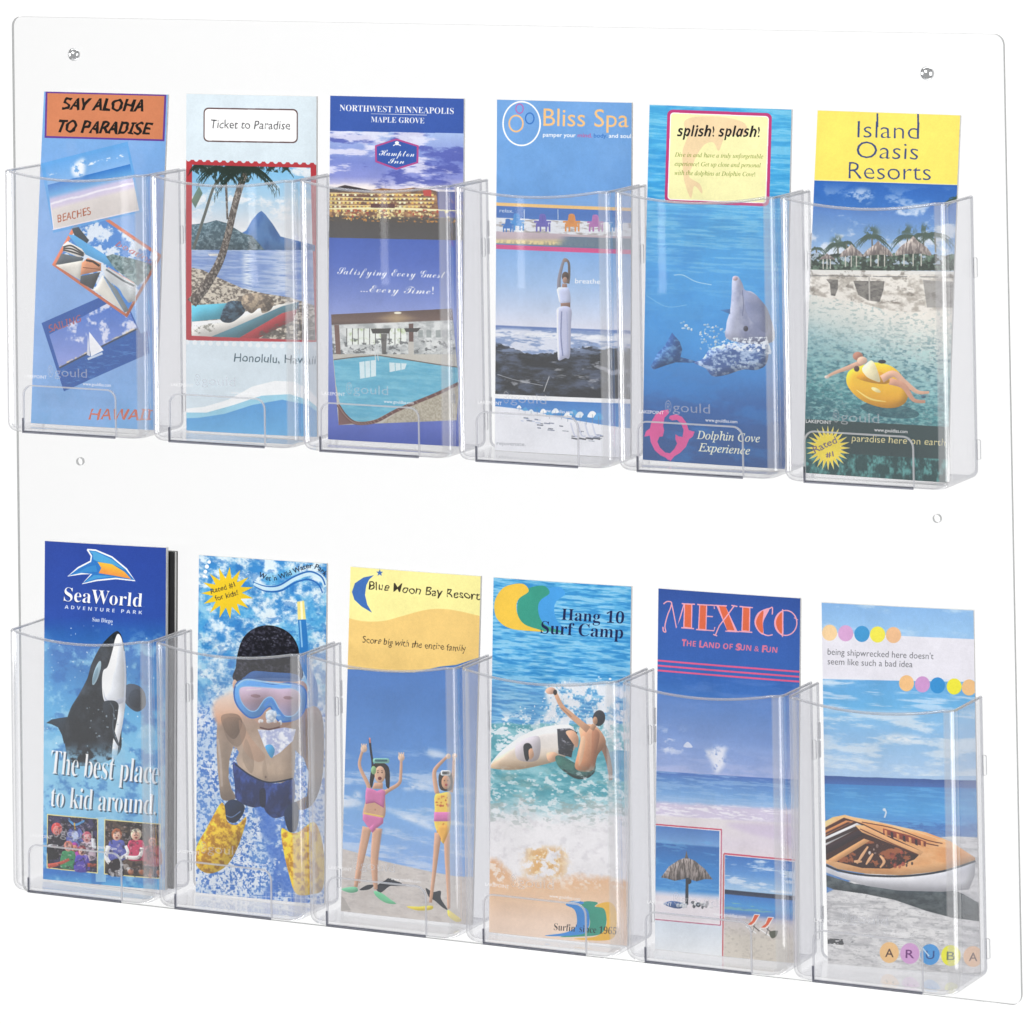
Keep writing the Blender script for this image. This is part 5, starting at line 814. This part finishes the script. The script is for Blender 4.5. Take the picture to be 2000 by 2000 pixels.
# ---------------------------------------------------------------- rack
W, H, T = .762, .62657, .004
X0, PT, GAP, D = .02311, .11985, .00283, .05168
ROWS = (('upper', .33786, .52064), ('lower', .01624, .19684))
NX1, NZ1, NX2, NZ2 = .05312, .60034, .05268, .30992
rack = empty('brochure_rack', (0, 0, 0), label='clear acrylic wall rack with two rows of six brochure pockets', category='brochure rack')
bm = bmesh.new(); circ = lambda x, z, r: [(x+r*math.cos(a), z+r*math.sin(a)) for a in np.arange(20)/20*2*math.pi]
plate(bm, round_outline(0, W, 0, H, .007), [circ(NX2, NZ2, .0027), circ(W-NX2, NZ2, .0027)], 0., T, 0, 1)
bmesh.ops.bevel(bm, geom=[e for e in bm.edges if len(e.link_faces) == 2 and {f.material_index for f in e.link_faces} == {0, 1}], offset=.0005, segments=1, affect='EDGES')
link('back_panel', to_mesh(bm, 'back_panel', [M_PANEL, M_PEDGE], 30), rack)

def screw_mesh():
    bm = bmesh.new(); prof = [(0, -.0046)]+[(.0048*math.sin(k), -.0046*math.cos(k)) for k in np.radians(np.arange(12, 91, 13))]+[(.0048, 0)]; rings = []
    for r, y in prof[1:]: rings.append([bm.verts.new((r*math.cos(a), y, r*math.sin(a))) for a in np.arange(24)/24*2*math.pi])
    c = bm.verts.new((0, prof[0][1], 0))
    for i in range(24): bm.faces.new((c, rings[0][i], rings[0][(i+1) % 24]))
    for A, B in zip(rings, rings[1:]):
        for i in range(24): bm.faces.new((A[i], B[i], B[(i+1) % 24], A[(i+1) % 24]))
    return to_mesh(bm, 'screw', [M_STEEL], 50)
sm = screw_mesh()
for x in (NX1, W-NX1):
    link('screw', sm, rack, (x, -.0002, NZ1))

def pocket_mesh(w, d, h, t=.0020, rc=.0072, rb=.0062, sag=.0047, bow=.0030):
    bm = bmesh.new(); n1, na, nf, nz = 5, 8, 20, 12
    def shell(a_, d_, z0, rc_, rb_, hh):
        rows = []
        zs = [z0+rb_*(1-math.cos(math.radians(k*18))) for k in range(6)]; hb = [a_-rb_+rb_*math.sin(math.radians(k*18)) for k in range(6)]
        zs += [z0+rb_+(1.)*k/nz for k in range(1, nz+1)]; hb += [a_]*nz
        for lv, (z, a) in enumerate(zip(zs, hb)):
            top = lv > 5; f = (lv-5)/nz if top else 0
            P = []
            for i in range(n1): P.append((-a, -(d_-rc_)*i/n1))
            for i in range(na+1): g = math.pi/2*i/na; P.append((-a+rc_-rc_*math.cos(g), -(d_-rc_)-rc_*math.sin(g)))
            for i in range(1, nf): P.append((-(a-rc_)+2*(a-rc_)*i/nf, -d_))
            P += [(-x, y) for x, y in reversed(P[:n1+na+1])]
            row = []
            for x, y in P:
                u = min(1, abs(x)/(a-rc_)); ztop = hh-(sag*(1-u*u)**1 if y < -(d_-rc_)+1e-9 else 0)
                zz = z if not top else z0+rb_+(ztop-z0-rb_)*f
                k = max(0, min(1, (zz-.02)/.10)); k = k*k*(3-2*k)
                row.append(bm.verts.new((x, y-(bow*k*(1-u*u) if y <= -d_+1e-9 else 0), zz)))
            rows.append(row)
        n = len(rows[0])
        for A, B in zip(rows, rows[1:]):
            for i in range(n-1):
                fc = bm.faces.new((A[i], A[i+1], B[i+1], B[i]))
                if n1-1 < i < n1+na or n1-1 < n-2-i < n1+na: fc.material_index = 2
        R = rows[0]; m = n1+na
        for i in range(m): bm.faces.new((R[i], R[i+1], R[n-2-i], R[n-1-i]))
        bm.faces.new(R[m:n-m])
        return rows
    O = shell(w/2, d, 0, rc, rb, h); I = shell(w/2-t, d-t, t, rc-t, rb-t, h)
    k = []
    for A, B in ((O[-1], I[-1]),):
        for i in range(len(A)-1): k.append(bm.faces.new((A[i], B[i], B[i+1], A[i+1])))
    for sd in (0, -1):
        for r in range(len(O)-1): k.append(bm.faces.new((O[r][sd], O[r+1][sd], I[r+1][sd], I[r][sd])))
    k.append(bm.faces.new((O[0][0], I[0][0], I[0][-1], O[0][-1])))
    for f in k: f.material_index = 1
    lip = [((a.co+b.co)/2) for a, b in zip(O[-1], I[-1])]
    pocket_mesh.lip = lip
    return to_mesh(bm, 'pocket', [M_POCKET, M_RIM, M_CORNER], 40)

def words(name, items, mat):
    """raised lettering on the pocket front: (text, x0, x1, z0, cap height, style)"""
    V = []; F = []
    for t, xa, xb, z, h, st in items:
        T_ = text_tris(t, st); lo, hi_ = T_[..., 0].min(), T_[..., 0].max()
        for tri in T_:
            b = len(V)
            V += [(xa+(p[0]-lo)/(hi_-lo)*(xb-xa), 0, z+p[1]/.7*h) for p in tri]; F.append((b, b+1, b+2))
    me = bpy.data.meshes.new(name); me.from_pydata(V, [], F); me.materials.append(mat); return me
PW = PT-GAP
me_gould = words('moulded_word', [('®', -.0215, -.0168, .0395, .0080, 'sans'), ('gould', -.0160, .0110, .0405, .0062, 'sans')], M_MARK)
me_small = [words('small_print', [it], M_MARK2) for it in (('LAKEPOINT', -.0405, -.0225, .0382, .0022, 'sans'), ('www.gouldlas.com', .0075, .0305, .0352, .0022, 'sans'))]
slot_m = bmesh.new(); sx0, sx1 = -PW/2+.0165, PW/2-.0235
def slot_frame(bm):
    o = round_outline(sx0, sx1, .0002, .0335, .0075, 7, (1, 1, 0, 0)); i = round_outline(sx0+.0011, sx1-.0011, .0013, .0324, .0066, 7, (1, 1, 0, 0))
    vs = []
    for y in (-D-.0011, -D-.0001): vs.append(([bm.verts.new((x, y, z)) for x, z in o], [bm.verts.new((x, y, z)) for x, z in i]))
    n = len(o); (fo, fi), (bo, bi) = vs
    for k in range(n):
        j = (k+1) % n
        for q in ((fo[k], fo[j], fi[j], fi[k]), (bo[k], bi[k], bi[j], bo[j]), (fo[k], bo[k], bo[j], fo[j]), (fi[k], fi[j], bi[j], bi[k])): bm.faces.new(q)
slot_frame(slot_m); me_slot = to_mesh(slot_m, 'slot_frame', [M_SLOT], 30)
bm = bmesh.new(); add_box(bm, sx0+.001, sx1-.0005, -D-.0018, -D-.0012, -.0006, .0011, 0, .0002); add_box(bm, sx0-.0003, sx0+.0010, -D-.0019, -D-.0012, -.0006, .010, 0, .0002); me_foot = to_mesh(bm, 'foot_bar', [M_BASE], 30)
bm = bmesh.new(); plate(bm, round_outline(0, .0024, -.0065, .0065, .0011, 4, (1, 0, 0, 1)), [], -.0022, -.0008, 0, 1); me_clip = to_mesh(bm, 'clip', [M_POCKET, M_RIM], 30)
bm = bmesh.new(); add_box(bm, 0, .0012, -.0030, -.0012, -.0055, .0055, 0, .0003); me_rib = to_mesh(bm, 'hook', [M_SLOT], 30)
def bead(path, r, name, mat, n=8):
    bm = bmesh.new(); R = []
    for i, p in enumerate(path):
        d = (path[min(i+1, len(path)-1)]-path[max(i-1, 0)]).normalized(); s = d.cross(Vector((0, 0, 1))).normalized(); q = s.cross(d)
        R.append([bm.verts.new(p+(s*math.cos(a)+q*math.sin(a))*r) for a in np.arange(n)/n*2*math.pi])
    for A, B in zip(R, R[1:]):
        for i in range(n): bm.faces.new((A[i], A[(i+1) % n], B[(i+1) % n], B[i]))
    bm.faces.new(R[0]); bm.faces.new(R[-1]); return to_mesh(bm, name, [mat], 50)
for row, (rn, zb, zt) in enumerate(ROWS):
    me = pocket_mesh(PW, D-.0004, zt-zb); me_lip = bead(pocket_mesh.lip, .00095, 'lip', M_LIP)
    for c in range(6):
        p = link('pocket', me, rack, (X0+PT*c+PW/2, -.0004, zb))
        link('lip', me_lip, p)
        link('slot_frame', me_slot, p, (0, .0002, 0)); link('foot_bar', me_foot, p, (0, .0002, 0))
        link('moulded_word', me_gould, p, (0, -D+.0001, 0))
        for q in me_small: link('small_print', q, p, (0, -D+.0001, 0))
        for z in (.137, .019): link('clip', me_clip, p, (PW/2+.0002, 0, z))
        for z in (.150, .138, .030): link('hook', me_rib, p, (-PW/2+.0021, 0, z))

# ---------------------------------------------------------------- brochures
def brochure(key, art, label, pages=.0017, group='travel brochures standing in the rack pockets'):
    (xc, zb, bw, bh, rl, yb, yt, yw), quad = BR[key]
    ex = Vector((math.cos(rl)*math.cos(yw), math.sin(yw), math.sin(rl))).normalized()
    u = Vector((-math.sin(rl), (yt-yb)/bh, math.cos(rl))); u = (u-ex*u.dot(ex)).normalized(); n = u.cross(ex)      # n points into the rack
    if n.y < 0: n = -n
    root = empty('brochure', (xc, yb, zb), label=label, category='brochure', group=group)
    root.matrix_world = Matrix(((ex.x, n.x, u.x, xc), (ex.y, n.y, u.y, yb), (ex.z, n.z, u.z, max(zb, (ROWS[0][1] if key[0] == 'U' else ROWS[1][1])+.0022)), (0, 0, 0, 1)))
    NX, NZ = 10, 16; rs = np.random.RandomState(sum(map(ord, key))); cb = .0004+.0014*rs.rand(); ct = .0022*rs.rand()
    bend = lambda a, b: -cb*(1-(2*a-1)**2)*1. - ct*math.sin(math.pi*b)
    def leaf(name, y, thick, inset, mats, uvs):
        bm = bmesh.new(); uvl = bm.loops.layers.uv.new('UVMap'); G = []
        for j in range(NZ+1):
            for i in range(NX+1):
                a, b = i/NX, j/NZ; G.append(bm.verts.new(((a-.5)*(bw-2*inset), y+bend(a, b), inset+(bh-2*inset)*b)))
        for j in range(NZ):
            for i in range(NX):
                f = bm.faces.new([G[j*(NX+1)+i], G[j*(NX+1)+i+1], G[(j+1)*(NX+1)+i+1], G[(j+1)*(NX+1)+i]])
                for l, (a, b) in zip(f.loops, ((i, j), (i+1, j), (i+1, j+1), (i, j+1))): l[uvl].uv = (a/NX, b/NZ)
        front = list(bm.faces); r = bmesh.ops.extrude_face_region(bm, geom=front, use_keep_orig=True)
        bmesh.ops.translate(bm, verts=[g for g in r['geom'] if isinstance(g, bmesh.types.BMVert)], vec=(0, thick, 0))
        fs = set(front)
        for f in bm.faces: f.material_index = 0 if f in fs else len(mats)-1
        me = to_mesh(bm, name, mats, 40); return link(name, me, root)
    leaf('cover', 0, .00022, 0, [print_material('printed_cover_'+key, art(quad)), M_PAPER], 1)
    leaf('pages', .00035, pages, -.00015, [M_PAPER], 0)
    return root
brochure('U1', art_aloha, 'light blue brochure headed SAY ALOHA TO PARADISE on an orange box', .0014)
brochure('U2', art_ticket, 'pale brochure headed Ticket to Paradise with a red stamp picture of a palm beach')
brochure('U3', art_hotel, 'dark blue hotel brochure with a lit building above an indoor swimming pool')
brochure('U4', art_spa, 'blue spa brochure with a woman in white stretching on sea rocks')
brochure('U5', art_dolphin, 'turquoise brochure with a dolphin rising beneath a yellow splish! splash! box')
brochure('U6', art_island, 'brochure with yellow Island Oasis Resorts header and a yellow swim ring')
brochure('L1', art_orca, 'deep blue brochure with a leaping black and white killer whale', .0028)
brochure('L2', art_snorkel, 'brochure with a boy in a blue diving mask and yellow flippers')
brochure('L3', art_moon, 'yellow-topped Blue Moon Bay Resort brochure with two girls on sand')
brochure('L4', art_surf, 'Hang 10 Surf Camp brochure with a surfer riding a white board')
brochure('L5', art_mexico, 'dark blue MEXICO brochure with a straw parasol and two orange beach chairs')
brochure('L6', art_boat, 'ARUBA brochure with an orange and white rowing boat on a beach')
# black booklet behind the whale brochure
src = BR['L1'][0]
bk = empty('booklet', (0, 0, 0), label='black booklet standing behind the killer whale brochure', category='booklet')
o = [x for x in bpy.data.objects if x.name.startswith('brochure') and x.get('label', '').startswith('deep blue')][0]
bk.matrix_world = o.matrix_world @ Matrix.Translation((.0052, .0042, .0004))
bm = bmesh.new(); add_box(bm, -.0488, .0488, 0, .0006, 0, .2330, 0, .0002); link('cover', to_mesh(bm, 'cover', [M_BLACK], 30), bk)
bm = bmesh.new(); add_box(bm, -.0484, .0482, .0008, .0040, .0004, .2326); link('pages', to_mesh(bm, 'pages', [M_PAPER]), bk)
bm = bmesh.new(); add_box(bm, -.0488, .0488, .0042, .0048, 0, .2330, 0, .0002); link('back_cover', to_mesh(bm, 'back_cover', [M_BLACK], 30), bk)
